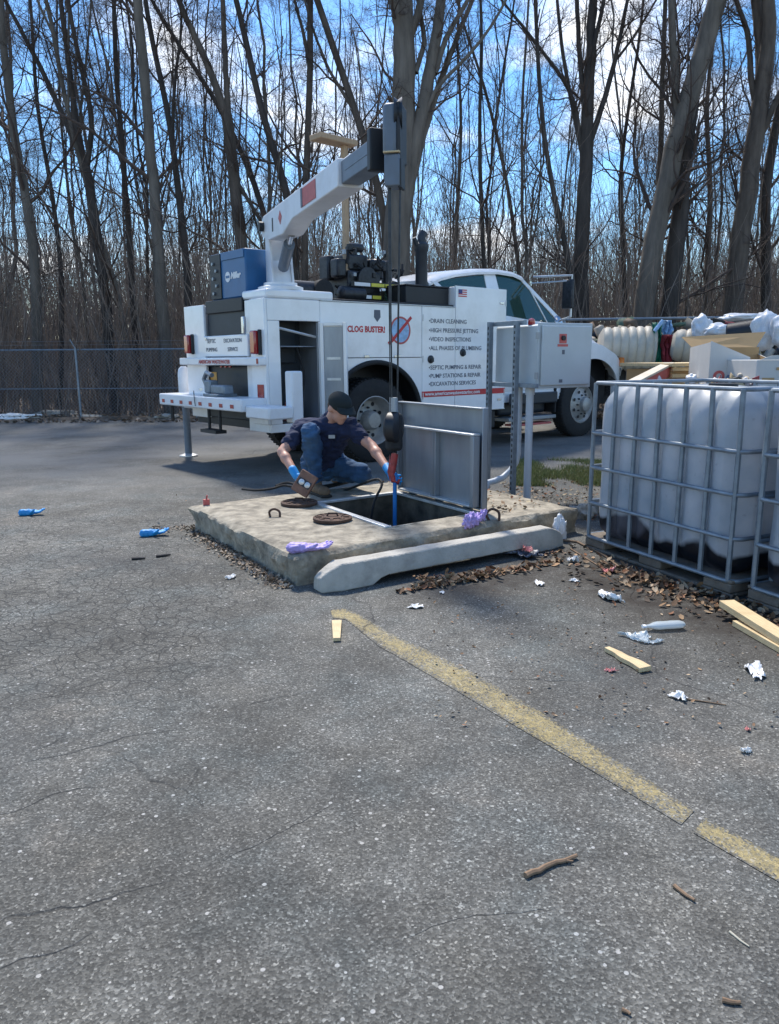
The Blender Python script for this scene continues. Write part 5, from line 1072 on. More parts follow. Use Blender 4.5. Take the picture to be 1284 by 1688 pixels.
tote('caged milky plastic tote with black residue, in full view right of the pad', TA0)
tote('second caged plastic tote, cut off by the right edge of the photo', TA0 + te * 1.40 + tn * .03)

# ------------------------------------------------------------ junk behind the totes
def junk():
    # stacked pallets that carry the junk
    def pallet_stack(label, c, ang, n, L=1.25, W=1.1):
        r = thing('pallet_stack', label, 'pallets', c, ang, group='pallet stacks behind the totes')
        for k in range(n):
            z = k * .135
            for j in range(3): mb = MB(); mb.box((-L / 2, -W / 2 + j * (W - .1) / 2, z), (L / 2, -W / 2 + j * (W - .1) / 2 + .1, z + .09)); mb.build('stringer', 'palletm', r)
            for j in range(7): x = -L / 2 + j * (L - .12) / 6; mb = MB(); mb.box((x, -W / 2, z + .092), (x + .12, W / 2, z + .115)); mb.build('deck_board', 'palletm', r)
        return n * .135
    h = pallet_stack('stack of weathered pallets under the open cardboard box', (3.42, 6.6, 0), .6, 8, 1.5, 1.3)
    h2 = pallet_stack('stack of weathered pallets under the red edged board', (3.36, 8.0, 0), .5, 8, 1.15, 1.1)
    # open cardboard box
    Z = h + .003
    c = Vector((3.22, 6.5, Z)); ang = R(-35)
    a1, a2 = at(1149, 636, 6.5), at(1284, 636, 6.3)
    r = thing('cardboard_box', 'large open cardboard box, white outside and brown inside, with a red round mark', 'box', (2.77, 6.62, Z), R(-4))
    t = .008; hh = .36; Lx, Ly = .33, .55
    def panel(name, pts, m='cardwhite', th=Vector((0, t, 0)), inner=True):
        mb = MB(); n = len(pts); vs = [Vector(p) for p in pts]; vs2 = [v + th for v in vs]
        mb.add(vs + vs2, [tuple(range(n - 1, -1, -1)), tuple(range(n, 2 * n))] + [(i, (i + 1) % n, n + (i + 1) % n, n + i) for i in range(n)]); o = mb.build(name, m, r, sm=False)
        if inner:
            mb = MB(); k = th * 1.15; mb.add([v + k for v in vs], [tuple(range(n))]); mb.build(name + '_inside', 'cardboard', o, sm=False)
        return o
    panel('front_side', [(0, 0, 0), (Lx, -.02, 0), (Lx, -.02, .27), (0, 0, hh + .05)])
    panel('back_side', [(0, Ly, 0), (.62, Ly, 0), (.62, Ly, hh), (0, Ly, hh)], th=Vector((0, -t, 0)))
    panel('left_side', [(0, .01, 0), (0, Ly, 0), (0, Ly, hh), (0, .01, hh + .04)], th=Vector((t, 0, 0)))
    panel('right_side', [(.62, .1, 0), (.62, Ly, 0), (.62, Ly, .30), (.62, .1, .22)], th=Vector((-t, 0, 0)))
    panel('back_flap', [(0.02, Ly + .01, hh), (.60, Ly + .01, hh), (.72, Ly + .12, hh + .14), (-.05, Ly + .12, hh + .10)], 'cardboard', th=Vector((0, t, 0)), inner=False)
    mb = MB(); mb.lathe([(.025, 0), (.05, 0), (.05, .002), (.025, .002), (.025, 0)], 20, Matrix.Translation((.085, -.006, .11)) @ Matrix.Rotation(PI / 2, 4, 'X')); mb.build('red_mark', 'redfade', r)
    r2 = thing('cardboard_box', 'white cardboard carton with brown worn print, right of the taller open box', 'box', (2.93, 6.10, Z), R(2))
    mb = MB(); mb.box((0, 0, 0), (.9, .5, .25)); mb.build('carton', 'cardwhite', r2, bevel=.004)
    mb = MB(); mb.prism([(0.02, .25), (.9, .25), (.9, .31), (.12, .285)], -.004, .0, lambda a, b, d: Vector((a, d, b + .001))); mb.build('flap', 'cardwhite', r2)
    for x, z, w_, h_ in ((.16, .17, .26, .022), (.28, .12, .28, .03), (.20, .04, .30, .05), (.05, .09, .1, .02)): mb = MB(); mb.box((x, -.006, z), (x + w_, -.0045, z + h_)); mb.build('worn_print', 'cardboard', r2, sm=False)
    # flat wooden crate
    p = at(1128, 612, 7.6)
    r = thing('wooden_crate', 'pale flat wooden crate with a plywood top left of the open cardboard box', 'crate', (p.x - .10, 7.6, h2 + .003), R(20))
    zt = p.z + .05 - h2
    for k in range(3): mb = MB(); mb.box((-.28, -.3, .02 + k * zt / 3), (.5, -.27, (k + .86) * zt / 3)); mb.build('side_board', 'wood', r)
    mb = MB(); mb.box((-.27, -.26, 0), (.49, .4, zt - .03)); mb.build('crate_core', 'cardboard', r)
    mb = MB(); mb.box((-.32, -.33, zt), (.54, .45, zt + .03)); mb.build('top_board', 'wood', r)
    # red edged board leaning over
    a, b = at(1030, 645, 6.3), at(1104, 606, 7.4)
    d = b - a; r = thing('red_board', 'red faced board with a cream top edge sloping over the back of the tote', 'board', a)
    q = d.to_track_quat('X', 'Z').to_matrix().to_4x4(); mb = MB(); mb.box((0, -.03, -.07), (d.length, .03, .03), q); mb.build('board', 'redfade', r, bevel=.004); mb = MB(); mb.box((0, -.04, .031), (d.length, .06, .05), q); mb.build('cream_edge', 'cream', r)
    mb = MB(); mb.box((0.02, -.06, -.16), (.08, -.0, -.071), q); mb.build('board_foot', 'rustplate', r)
    # the pile further back: a long open trailer heaped with scrap
    tr = thing('scrap_trailer', 'long low open trailer heaped with scrap behind the truck nose', 'trailer', (6.3, 15.6, 0), R(-8))
    mb = MB(); mb.box((-2.6, -1.1, .45), (6.5, 1.1, 1.15)); mb.build('bed', 'darkplate', tr, bevel=.02)
    for k in range(10): mb = MB(); mb.box((-2.6 + k * 1.0, -1.15, .42), (-2.52 + k * 1.0, -1.102, 1.5)); mb.build('stake', 'galv', tr)
    for z in (1.3, 2.15): mb = MB(); mb.tube([(-2.6, 1.14, z), (6.5, 1.14, z)], .03, 8); mb.build('rail', 'galv', tr)
    for k in range(8): mb = MB(); mb.tube([(-2.6 + k * 1.3, 1.14, 1.0), (-2.6 + k * 1.3, 1.14, 2.15)], .025, 8); mb.build('rail_post', 'galv', tr)
    for x in (-.8, .3, 4.5): mb = MB(); mb.lathe([(0, -.1), (.3, -.1), (.34, -.06), (.34, .06), (.3, .1), (0, .1)], 24, Matrix.Translation((x, -1.0, .35)) @ Matrix.Rotation(PI / 2, 4, 'X')); mb.build('wheel', 'rubber', tr)
    # heap of scraps on the bed and on the stacks
    rg = np.random.default_rng(11); Vv = []; Fc = []; Cc = []; nb = 0
    pal = np.array([[.35, .3, .22], [.5, .45, .38], [.08, .07, .06], [.55, .56, .58], [.2, .13, .08], [.12, .18, .12], [.3, .05, .05], [.06, .09, .14], [.42, .33, .2], [.03, .03, .03]])
    def scrap(c, s):
        nonlocal nb
        q = Quaternion(rg.normal(size=3).tolist(), rg.uniform(0, 6)).to_matrix(); sz = np.array([rg.uniform(.3, 1), rg.uniform(.15, .6), rg.uniform(.02, .4)]) * s
        cn = np.array([[x, y, z] for x in (-.5, .5) for y in (-.5, .5) for z in (-.5, .5)]) * sz; cn = cn @ np.array(q).T + c
        Vv.append(cn); Fc.append(np.array([[0, 1, 3, 2], [4, 6, 7, 5], [0, 4, 5, 1], [2, 3, 7, 6], [0, 2, 6, 4], [1, 5, 7, 3]]) + nb); Cc.append(np.tile(pal[rg.integers(len(pal))] * rg.uniform(.6, 1.1), (8, 1))); nb += 8
    tm = Matrix.Translation((6.3, 15.6, 0)) @ Matrix.Rotation(R(-8), 4, 'Z')
    for k in range(1100):
        x = rg.uniform(-2.5, 6.3); y = rg.uniform(-1.0, 1.0); q = tm @ Vector((x, y, 1.15 + rg.uniform(0, .85) * (1 - .3 * abs(y)))); scrap(np.array(q), .42)
    for k in range(110): scrap(np.array([rg.uniform(2.9, 3.8), rg.uniform(7.5, 8.5), h2 + rg.uniform(.03, .12)]), .2)
    for k in range(36): scrap(np.array([rg.uniform(2.75, 2.95), rg.uniform(5.95, 7.1), h + rg.uniform(.02, .10)]), .13)
    me = np_mesh('scrap_heap', np.concatenate(Vv), np.concatenate(Fc), np.concatenate(Cc)); tag(link('scrap_heap', me, 'junk'), 'mixed scrap and rubbish heaped on the trailer and pallets', 'scrap', kind='stuff')
    # ribbed cream pipes
    def ribbed(label, px0, px1, py, Y, rad):
        a, b = at(px0, py, Y), at(px1, py + 4, Y - .15); L = (b - a).length; r = thing('ribbed_duct', label, 'duct', a, group='cream ribbed plastic ducts on the scrap trailer')
        prof = [(rad * .55, 0), (rad * .8, .06)]; n = max(2, int(L / .16))
        for k in range(n):
            x = .08 + k * (L - .12) / n; w_ = (L - .12) / n; f = .86 + .14 * (k / n); prof += [(rad * f * .93, x), (rad * f, x + w_ * .25), (rad * f, x + w_ * .7), (rad * f * .93, x + w_ * .95)]
        prof += [(rad * 1.04, L), (rad * .9, L + .02), (rad * .82, L - .1), (0, L - .12)]
        mb = MB(); mb.lathe(prof, 28, ((b - a).to_track_quat('Z', 'Y')).to_matrix().to_4x4()); mb.build('ribbed_shell', 'cream', r)
    ribbed('large cream ribbed plastic duct lying behind the truck nose', 985, 1074, 573, 14.4, .44); ribbed('shorter cream ribbed duct right of the green sheet', 1106, 1146, 568, 13.9, .33)
    def sheet(name, m, x0, x1, y0, y1, Y, label, cat):
        mb = MB(); n, k_ = 10, 14; vs = []
        for j in range(k_ + 1):
            for i in range(n + 1): p = at(x0 + (x1 - x0) * i / n, y0 + (y1 - y0) * j / k_, Y); p.y += .10 * noise.noise(p * 6) + .05 * math.sin(i * 1.7 + j * .3); p.x += .03 * noise.noise(p * 9); vs.append(p)
        mb.add(vs, [(j * (n + 1) + i, j * (n + 1) + i + 1, (j + 1) * (n + 1) + i + 1, (j + 1) * (n + 1) + i) for j in range(k_) for i in range(n)])
        o = mb.build(name, m); s = o.modifiers.new('s', 'SOLIDIFY'); s.thickness = .015; tag(o, label, cat)
    sheet('tarp', 'green', 1074, 1090, 532, 604, 14.0, 'green plastic sheet hanging at the open end of the large duct', 'tarp')
    sheet('cloth', 'maroon', 1090, 1106, 552, 612, 13.9, 'dark red and pink cloth hanging between the two cream ducts', 'cloth')
    sheet('plastic_film', 'bluepr', 1090, 1106, 528, 552, 14.1, 'pale blue plastic film on top of the dark red cloth', 'film')
    # white bags
    def bag(px, py, Y, s, label, m='plastic_w', sq=.7, group='white plastic bags on the scrap pile', seed=0, name='plastic_bag'):
        bm = bmesh.new(); bmesh.ops.create_icosphere(bm, subdivisions=4, radius=1)
        for v in bm.verts:
            n1 = noise.noise(v.co * 1.6 + Vector((seed, 0, 0))); n2 = noise.noise(v.co * 5 + Vector((0, seed, 0))); v.co *= 1 + .35 * n1 + .16 * abs(n2)
        me = bpy.data.meshes.new(name); bm.to_mesh(me); bm.free(); me.shade_smooth(); o = link(name, me, m); p = at(px, py, Y); o.location = p; o.scale = (s[0], s[1], s[2]); tag(o, label, 'bag', group)
        return o
    bag(1156, 540, 13.5, (.17, .16, .20), 'pale blue white bag standing right of the short cream duct', seed=1); bag(1184, 545, 12.5, (.20, .16, .11), 'low white bag between the blue bag and the black barrel', seed=4)
    bag(1222, 523, 13.5, (.36, .2, .07), 'long flat white bag lying at the back rail', seed=9); bag(1262, 545, 11.2, (.2, .2, .25), 'tall white bulk bag at the right end of the pile', seed=13); bag(1298, 545, 10.8, (.22, .2, .26), 'white bulk bag half outside the right edge of the photo', seed=17)
    bag(1076, 628, 7.0, (.07, .06, .06), 'small white crumpled bag beside the red edged board', seed=21); bag(1140, 626, 6.9, (.05, .05, .05), 'small grey and black bag left of the open cardboard box', seed=27)
    # black barrel on its side
    a, b = at(1198, 553, 11.5), at(1246, 546, 11.3); r = thing('barrel', 'black barrel lying on its side with a tan end, on top of the pile', 'barrel', a); L = (b - a).length
    mb = MB(); mb.lathe([(.15, 0), (.17, .02), (.17, L)], 24, (b - a).to_track_quat('Z', 'Y').to_matrix().to_4x4()); mb.build('barrel_shell', 'black', r); mb = MB(); mb.lathe([(0, L + .002), (.12, L + .002), (.17, L + .01), (.17, L + .04), (.14, L + .05), (0, L + .02)], 24, (b - a).to_track_quat('Z', 'Y').to_matrix().to_4x4()); mb.build('barrel_end', 'cream', r)
    a, b = at(1078, 546, 13.8), at(1092, 528, 13.8); mb = MB(); mb.tube([a, b], .035, 8); tag(mb.build('pipe_end', 'bluepr'), 'thin grey blue pipe end sticking up out of the duct', 'pipe')
    # silver drum tank seen between the truck wheel and the tote
junk()

# ------------------------------------------------------------ litter
def crumple(name, px, py, size, m, label, cat, seed, z=0.0, group=None, rz=0.0):
    o_ = Vector((seed * 3.1, seed * 1.7, 0)); bm = bmesh.new()
    if name in ('paper_scrap', 'plastic_film', 'wrapper', 'crumpled_paper', 'rag'):
        n = 22; gr = {}
        for i in range(n + 1):
            for j in range(n + 1):
                a, b = 2 * i / n - 1, 2 * j / n - 1; q = Vector((a, b, 0)); h = abs(noise.noise(q * 1.5 + o_)) * 1.9 + abs(noise.noise(q * 3.4 + o_)) * 1.0 + .3 * noise.noise(q * 8 + o_)
                w_ = Vector((noise.noise(q * 1.2 + o_ * 2), noise.noise(q * 1.2 + o_ * 3), 0)) * .5; gr[i, j] = bm.verts.new((a + w_.x, b * .9 + w_.y, h))
        for i in range(n):
            for j in range(n):
                a, b = 2 * (i + .5) / n - 1, 2 * (j + .5) / n - 1
                if math.hypot(a, b) < .85 + .55 * noise.noise(Vector((a, b, 0)) * 2.2 + o_ * 1.3): bm.faces.new((gr[i, j], gr[i + 1, j], gr[i + 1, j + 1], gr[i, j + 1]))
        bmesh.ops.delete(bm, geom=[v for v in bm.verts if not v.link_faces], context='VERTS'); lo = min(v.co.z for v in bm.verts)
        for v in bm.verts: v.co.z -= lo
        me = bpy.data.meshes.new(name); bm.to_mesh(me); bm.free(); smooth(me, 30); o = link(name, me, m); p = G(px, py, z); o.location = (p.x, p.y, z + .003); o.scale = (size[0] * 1.45, size[1] * 1.55, size[2] * 1.2)
        sd_ = o.modifiers.new('s', 'SOLIDIFY'); sd_.thickness = .03; o.rotation_euler = (0, 0, rz + seed); return tag(o, label, cat, group)
    bmesh.ops.create_icosphere(bm, subdivisions=4, radius=1)
    for v in bm.verts:
        c = v.co.copy(); r_ = 1 + .55 * noise.noise(c * 1.7 + o_) + .25 * abs(noise.noise(c * 4.3 + o_)); v.co = c * r_; v.co.z += .25 * noise.noise(c * 6 + o_)
    me = bpy.data.meshes.new(name); bm.to_mesh(me); bm.free(); smooth(me, 50); o = link(name, me, m); p = G(px, py, z); o.location = (p.x, p.y, z + size[2] * .75); o.scale = size; o.rotation_euler = (0, 0, rz); tag(o, label, cat, group); return o
lg = 'scraps of litter on the asphalt'
crumple('crumpled_paper', 1006, 988, (.075, .04, .022), 'paper', 'crumpled white wrapper with a fold in it, in front of the tote', 'litter', 2, group=lg)
crumple('plastic_bag', 921, 890, (.045, .04, .10), 'plastic_w', 'white plastic bag caught upright at the end of the wheel stop', 'bag', 5)
crumple('rag', 862, 918, (.10, .06, .03), 'lettering', 'dark rag with a red patch beside the right end of the wheel stop', 'rag', 6)
crumple('wrapper', 868, 910, (.035, .025, .02), 'pink', 'red wrapper lying on the dark rag', 'litter', 8, z=.04)
crumple('paper_scrap', 945, 927, (.03, .025, .025), 'paper', 'white folded paper scrap standing near the white plastic bag', 'litter', 9, group=lg)
crumple('paper_scrap', 1003, 943, (.035, .03, .018), 'pink', 'pinkish paper scrap in the leaves beside the tote pallet', 'litter', 10, group=lg)
crumple('paper_scrap', 888, 963, (.045, .022, .008), 'paper', 'flat white strip of paper in front of the dark rag', 'litter', 11, group=lg)
crumple('paper_scrap', 946, 959, (.03, .018, .008), 'paper', 'small flat white scrap right of the paper strip', 'litter', 12, group=lg)
crumple('paper_scrap', 685, 1001, (.032, .022, .007), 'paper', 'flat white scrap below the middle of the wheel stop', 'litter', 13, group=lg)
crumple('paper_scrap', 728, 978, (.018, .012, .006), 'paper', 'tiny white chip close under the wheel stop', 'litter', 14, group=lg)
crumple('plastic_film', 1048, 1053, (.06, .035, .016), 'film', 'clear torn plastic film behind the broken wooden piece', 'film', 15, group='torn clear film on the asphalt')
crumple('plastic_film', 1078, 1060, (.04, .015, .008), 'film', 'thin strip of clear film right of the torn film', 'film', 16, group='torn clear film on the asphalt')
crumple('plastic_film', 1243, 1109, (.065, .03, .014), 'plastic_w', 'white shredded film near the right edge', 'film', 17, group='torn clear film on the asphalt')
crumple('paper_scrap', 1118, 1151, (.028, .022, .01), 'paper', 'white and pink scrap at the tip of the thin brown twig', 'litter', 18, group=lg)
crumple('paper_scrap', 1229, 1240, (.016, .011, .009), 'paper', 'small white chip right of the yellow line', 'litter', 19, group=lg)
crumple('paper_scrap', 1231, 1204, (.010, .008, .007), 'pink', 'tiny pink chip just above the small white chip', 'litter', 20, group=lg)
crumple('paper_scrap', 1005, 1107, (.020, .012, .008), 'pink', 'small red scrap left of the broken wooden piece', 'litter', 22, group=lg)
crumple('paper_scrap', 382, 953, (.030, .020, .012), 'paper', 'white stone like chip left of the front corner of the pad', 'litter', 23, group=lg)
for i, (x, y, s, lb) in enumerate(((960, 853, (.10, .08, .07), 'larger broken concrete lump between the wheel stop and the tote'), (978, 838, (.06, .05, .05), 'smaller broken concrete lump leaning on the corner of the tote'))):
    crumple('concrete_lump', x, y, s, 'rock', lb, 'rubble', 30 + i, group='broken concrete lumps beside the tote')
def bottle():
    a, b = G(1064, 1030, .032), G(1126, 1026, .032); r = thing('plastic_bottle', 'flattened clear plastic bottle lying in front of the tote', 'bottle', a); L = (b - a).length
    q = Matrix.Diagonal((1, 1, .6, 1)) @ (b - a).to_track_quat('Z', 'Y').to_matrix().to_4x4(); a.z = .024; r.location = a; mb = MB(); mb.lathe([(.012, 0), (.014, .02), (.03, .05), (.033, .07), (.031, .11), (.033, .14), (.031, L - .02), (.02, L)], 18, q); o = mb.build('bottle_shell', 'film', r)
    mb = MB(); mb.lathe([(0, -.018), (.015, -.018), (.015, -.002), (0, -.002)], 12, q); mb.build('cap', 'white_print', r)
bottle()
def board(name, a, b, wd, th, label, m='wood', taper=1.0, lift=0.0, group=None, jag=False):
    a, b = Vector(a), Vector(b); d = b - a; L = d.length; n = 10; rings = []
    for k in range(n + 1):
        f = k / n; w_ = wd * (1 + (taper - 1) * f) * (1 + (.10 * noise.noise(Vector((f * 5, L * 9, 0))) if jag else 0)); c = (.012 * noise.noise(Vector((f * 3, L, 4))) if jag else 0)
        rings.append([(f * L, c - w_ / 2, 0), (f * L, c + w_ / 2, 0), (f * L, c + w_ / 2, th), (f * L, c - w_ / 2, th)])
    mb = MB(); vs = [Vector(q) for g_ in rings for q in g_]; fs = [(i * 4 + k, i * 4 + (k + 1) % 4, i * 4 + 4 + (k + 1) % 4, i * 4 + 4 + k) for i in range(n) for k in range(4)] + [(3, 2, 1, 0), tuple(n * 4 + k for k in range(4))]
    mb.add(vs, fs); o = mb.build(name, m, bevel=.002, sm=False); o.location = a + Vector((0, 0, .003)); o.rotation_euler = (0, -math.atan2(d.z, math.hypot(d.x, d.y)), math.atan2(d.y, d.x)); tag(o, label, 'wood piece', group); return o
wg = 'offcuts of pale lumber on the asphalt'
board('wood_offcut', G(553, 1054), G(557, 1026), .052, .018, 'small pale wooden wedge at the top of the yellow line', taper=.72, group=wg) if False else board('wood_offcut', G(556, 1058), G(556, 1028), .036, .018, 'small pale wooden wedge at the top of the yellow line', taper=1.45, group=wg)
board('wood_offcut', G(1064, 1108), G(1000, 1074), .065, .022, 'pale broken wooden piece with a narrow splintered end', taper=.42, group=wg, jag=True)
board('wood_offcut', G(1196, 1000, .05), G(1300, 1066, .03), .085, .035, 'upper pale board at the right edge, lying on another board', group=wg)
board('wood_offcut', G(1216, 1032), G(1310, 1086), .07, .03, 'lower pale board at the right edge, under the upper board', group=wg)
def stick(name, pts, rad, label, m='twigm', group='fallen twigs on the asphalt', fork=None):
    P_ = []
    for i in range(len(pts) - 1):
        for k in range(4): p = G(*[pts[i][q] + (pts[i + 1][q] - pts[i][q]) * k / 4 for q in (0, 1)], rad * .9); p += Vector((noise.noise(p * 30), noise.noise(p * 31), 0)) * rad * .8; P_.append(p)
    P_.append(G(*pts[-1], rad)); n = len(P_); mb = MB(); mb.tube(P_, [rad * (1 - .45 * i / n) for i in range(n)], 7)
    if fork: mb.tube([P_[-3], G(*fork, rad)], [rad * .5, rad * .3], 6)
    tag(mb.build(name, m), label, 'twig', group)
stick('twig', [(866, 1442), (905, 1425), (950, 1410)], .0085, 'thickest brown twig lying below the yellow line', fork=(944, 1420)); stick('twig', [(1112, 1460), (1130, 1476), (1144, 1484)], .006, 'short brown twig between the thick twig and the right edge')
stick('twig', [(1100, 1148), (1150, 1155), (1196, 1162)], .004, 'long thin brown twig above the yellow line'); stick('twig', [(1202, 1536), (1220, 1550), (1234, 1560)], .003, 'thin pale straw near the lower right', 'twigpale')
stick('twig', [(1190, 1648), (1205, 1651), (1220, 1652)], .006, 'short brown twig at the bottom right'); stick('twig', [(1024, 1664), (1038, 1672)], .005, 'tiny brown twig at the very bottom'); 
stick('twig', [(218, 921), (240, 920)], .010, 'black flat twig left of the pad below the blue glove', 'rubber'); stick('twig', [(258, 917), (282, 914)], .010, 'second black flat twig next to the first', 'rubber')
stick('twig', [(905, 888), (950, 893), (990, 912), (1020, 935)], .010, 'dark stick lying along the foot of the tote'); stick('twig', [(940, 905), (990, 935), (1050, 950)], .006, 'thin brown stick in the leaves before the tote')

# leaves: one mesh per drift
def leaves(name, label, pts, size, pal, seed, lift=.012):
    rg = np.random.default_rng(seed); n = len(pts); base = np.array([[-.5, 0, 0], [-.2, .28, .1], [.25, .25, .05], [.5, 0, .12], [.25, -.25, .08], [-.2, -.28, .02], [0, 0, -.04]])
    sc = size * rg.uniform(.5, 1.25, n); az = rg.uniform(0, 6.28, n); tilt = rg.normal(0, .5, n); t2 = rg.normal(0, .4, n); curl = rg.uniform(.2, 2.2, n)
    B = np.tile(base, (n, 1, 1)); B[:, :, 2] *= curl[:, None]; B *= sc[:, None, None]
    cx, sx_ = np.cos(tilt), np.sin(tilt); y = B[:, :, 1] * cx[:, None] - B[:, :, 2] * sx_[:, None]; z = B[:, :, 1] * sx_[:, None] + B[:, :, 2] * cx[:, None]
    c2, s2 = np.cos(t2), np.sin(t2); x = B[:, :, 0] * c2[:, None] + z * s2[:, None]; z = -B[:, :, 0] * s2[:, None] + z * c2[:, None]
    ca, sa = np.cos(az), np.sin(az); X = x * ca[:, None] - y * sa[:, None]; Y = x * sa[:, None] + y * ca[:, None]
    Pn = np.array(pts); V_ = np.stack([X + Pn[:, 0, None], Y + Pn[:, 1, None], z - z.min(1)[:, None] + Pn[:, 2, None] + rg.uniform(0, lift, n)[:, None]], 2).reshape(-1, 3)
    tri = np.array([[6, 0, 5], [6, 5, 4], [6, 4, 3], [6, 3, 2], [6, 2, 1], [6, 1, 0]]); F_ = (tri[None] + 7 * np.arange(n)[:, None, None]).reshape(-1, 3)
    col = np.repeat(np.array(pal)[rg.integers(len(pal), size=n)] * rg.uniform(.5, 1.15, (n, 1)), 7, 0)
    tag(link(name, np_mesh(name, V_, F_, col), 'leafm'), label, 'leaves', kind='stuff')
LP = [(.30, .17, .08), (.22, .12, .06), (.38, .24, .13), (.14, .085, .05), (.42, .31, .2), (.26, .11, .05)]
rg = np.random.default_rng(3)
def along(a, b, n, spread, z=0.0, bias=0):
    a, b = np.array(a), np.array(b); t = rg.uniform(0, 1, n); d = (b - a) / np.linalg.norm(b - a); nn = np.array([-d[1], d[0]]); o = np.abs(rg.normal(0, spread, n)) * bias if bias else rg.normal(0, spread, n)
    p = a + (b - a) * t[:, None] + nn * o[:, None]; return [(x, y, z) for x, y in p]
pf = lambda x, y: (G(x, y).x, G(x, y).y)
leaves('leaf_drift', 'brown leaves drifted under the front of the wheel stop', along(pf(660, 978), pf(930, 925), 200, .03) + along(pf(690, 965), pf(820, 950), 120, .035, .02), .05, LP, 1)
leaves('leaf_drift', 'pale crumbs and dry leaves along the left foot of the pad', along(pf(335, 880), pf(485, 968), 1100, .055, 0, -1) + along(pf(250, 872), pf(340, 872), 130, .05), .032, [(.38, .31, .24), (.32, .25, .18), (.27, .2, .14), (.42, .36, .29), (.18, .13, .09)], 2)
leaves('leaf_drift', 'brown leaves and twigs gathered along the foot of the tote', along(pf(900, 905), pf(1190, 1010), 240, .16) + along(pf(1040, 950), pf(1290, 1035), 260, .10) + along(pf(985, 930), pf(1240, 1000), 170, .05), .045, LP + [(.09, .06, .04), (.06, .045, .03)], 3)
leaves('leaf_drift', 'pale leaves on the strip behind the control box', [(x, y, .0) for x, y in zip(rg.uniform(1.2, 2.2, 500), rg.uniform(6.2, 8.3, 500))] + [(*pad(u, v)[:2], .205) for u, v in zip(rg.uniform(.15, 1.9, 260), rg.uniform(HV1 + .15, PL2 - .03, 260))], .035, LP + [(.5, .42, .3), (.45, .36, .22)], 4)
leaves('leaf_drift', 'thin scatter of brown bits over the asphalt', [(*(lambda p: (p.x, p.y))(G(rg.uniform(700, 1300), rg.uniform(960, 1200))), .0) for _ in range(260)] + [(x, y, 0) for x, y in zip(rg.uniform(-9, 5, 240), rg.uniform(7, 16, 240))], .018, LP, 5)
leaves('leaf_litter', 'leaf litter on the forest floor behind the fence', [(x, y, floor_z(x, y) + .03 if y > 17.4 else .0) for x, y in zip(rg.uniform(-16, 16, 9000), 16.6 + 9 * rg.uniform(0, 1, 9000) ** 1.6)], .11, [(.26, .19, .14), (.19, .14, .1), (.32, .25, .19), (.13, .1, .075)], 6)

def grass():
    rg = np.random.default_rng(9); n = 14000; x = []; y = []
    while len(x) < n:
        px = rg.uniform(848, 1010); py = rg.uniform(758, 802); p = G(px, py)
        k = noise.noise(Vector((p.x * 2.2, p.y * 1.4, 0))) + .15 - ((py - 778) / 26) ** 2 * .4
        if k > rg.uniform(-.25, .25): x.append(p.x); y.append(p.y)
    x, y = np.array(x), np.array(y); h = rg.uniform(.02, .06, n); a = rg.uniform(0, 6.28, n); w_ = .004; ln = rg.normal(0, .02, (n, 2))
    A = np.stack([x - w_ * np.cos(a), y - w_ * np.sin(a), np.zeros(n)], 1); B = np.stack([x + w_ * np.cos(a), y + w_ * np.sin(a), np.zeros(n)], 1); C = np.stack([x + ln[:, 0], y + ln[:, 1], h], 1)
    V_ = np.stack([A, B, C], 1).reshape(-1, 3); F_ = np.arange(3 * n).reshape(-1, 3); pal = np.array([(.16, .20, .05), (.22, .24, .08), (.30, .26, .12), (.11, .15, .045)]); col = np.repeat(pal[rg.integers(4, size=n)], 3, 0)
    tag(link('grass_patch', np_mesh('grass_patch', V_, F_, col), 'grassm'), 'thin grass strip behind the control box', 'grass', kind='stuff')
grass()

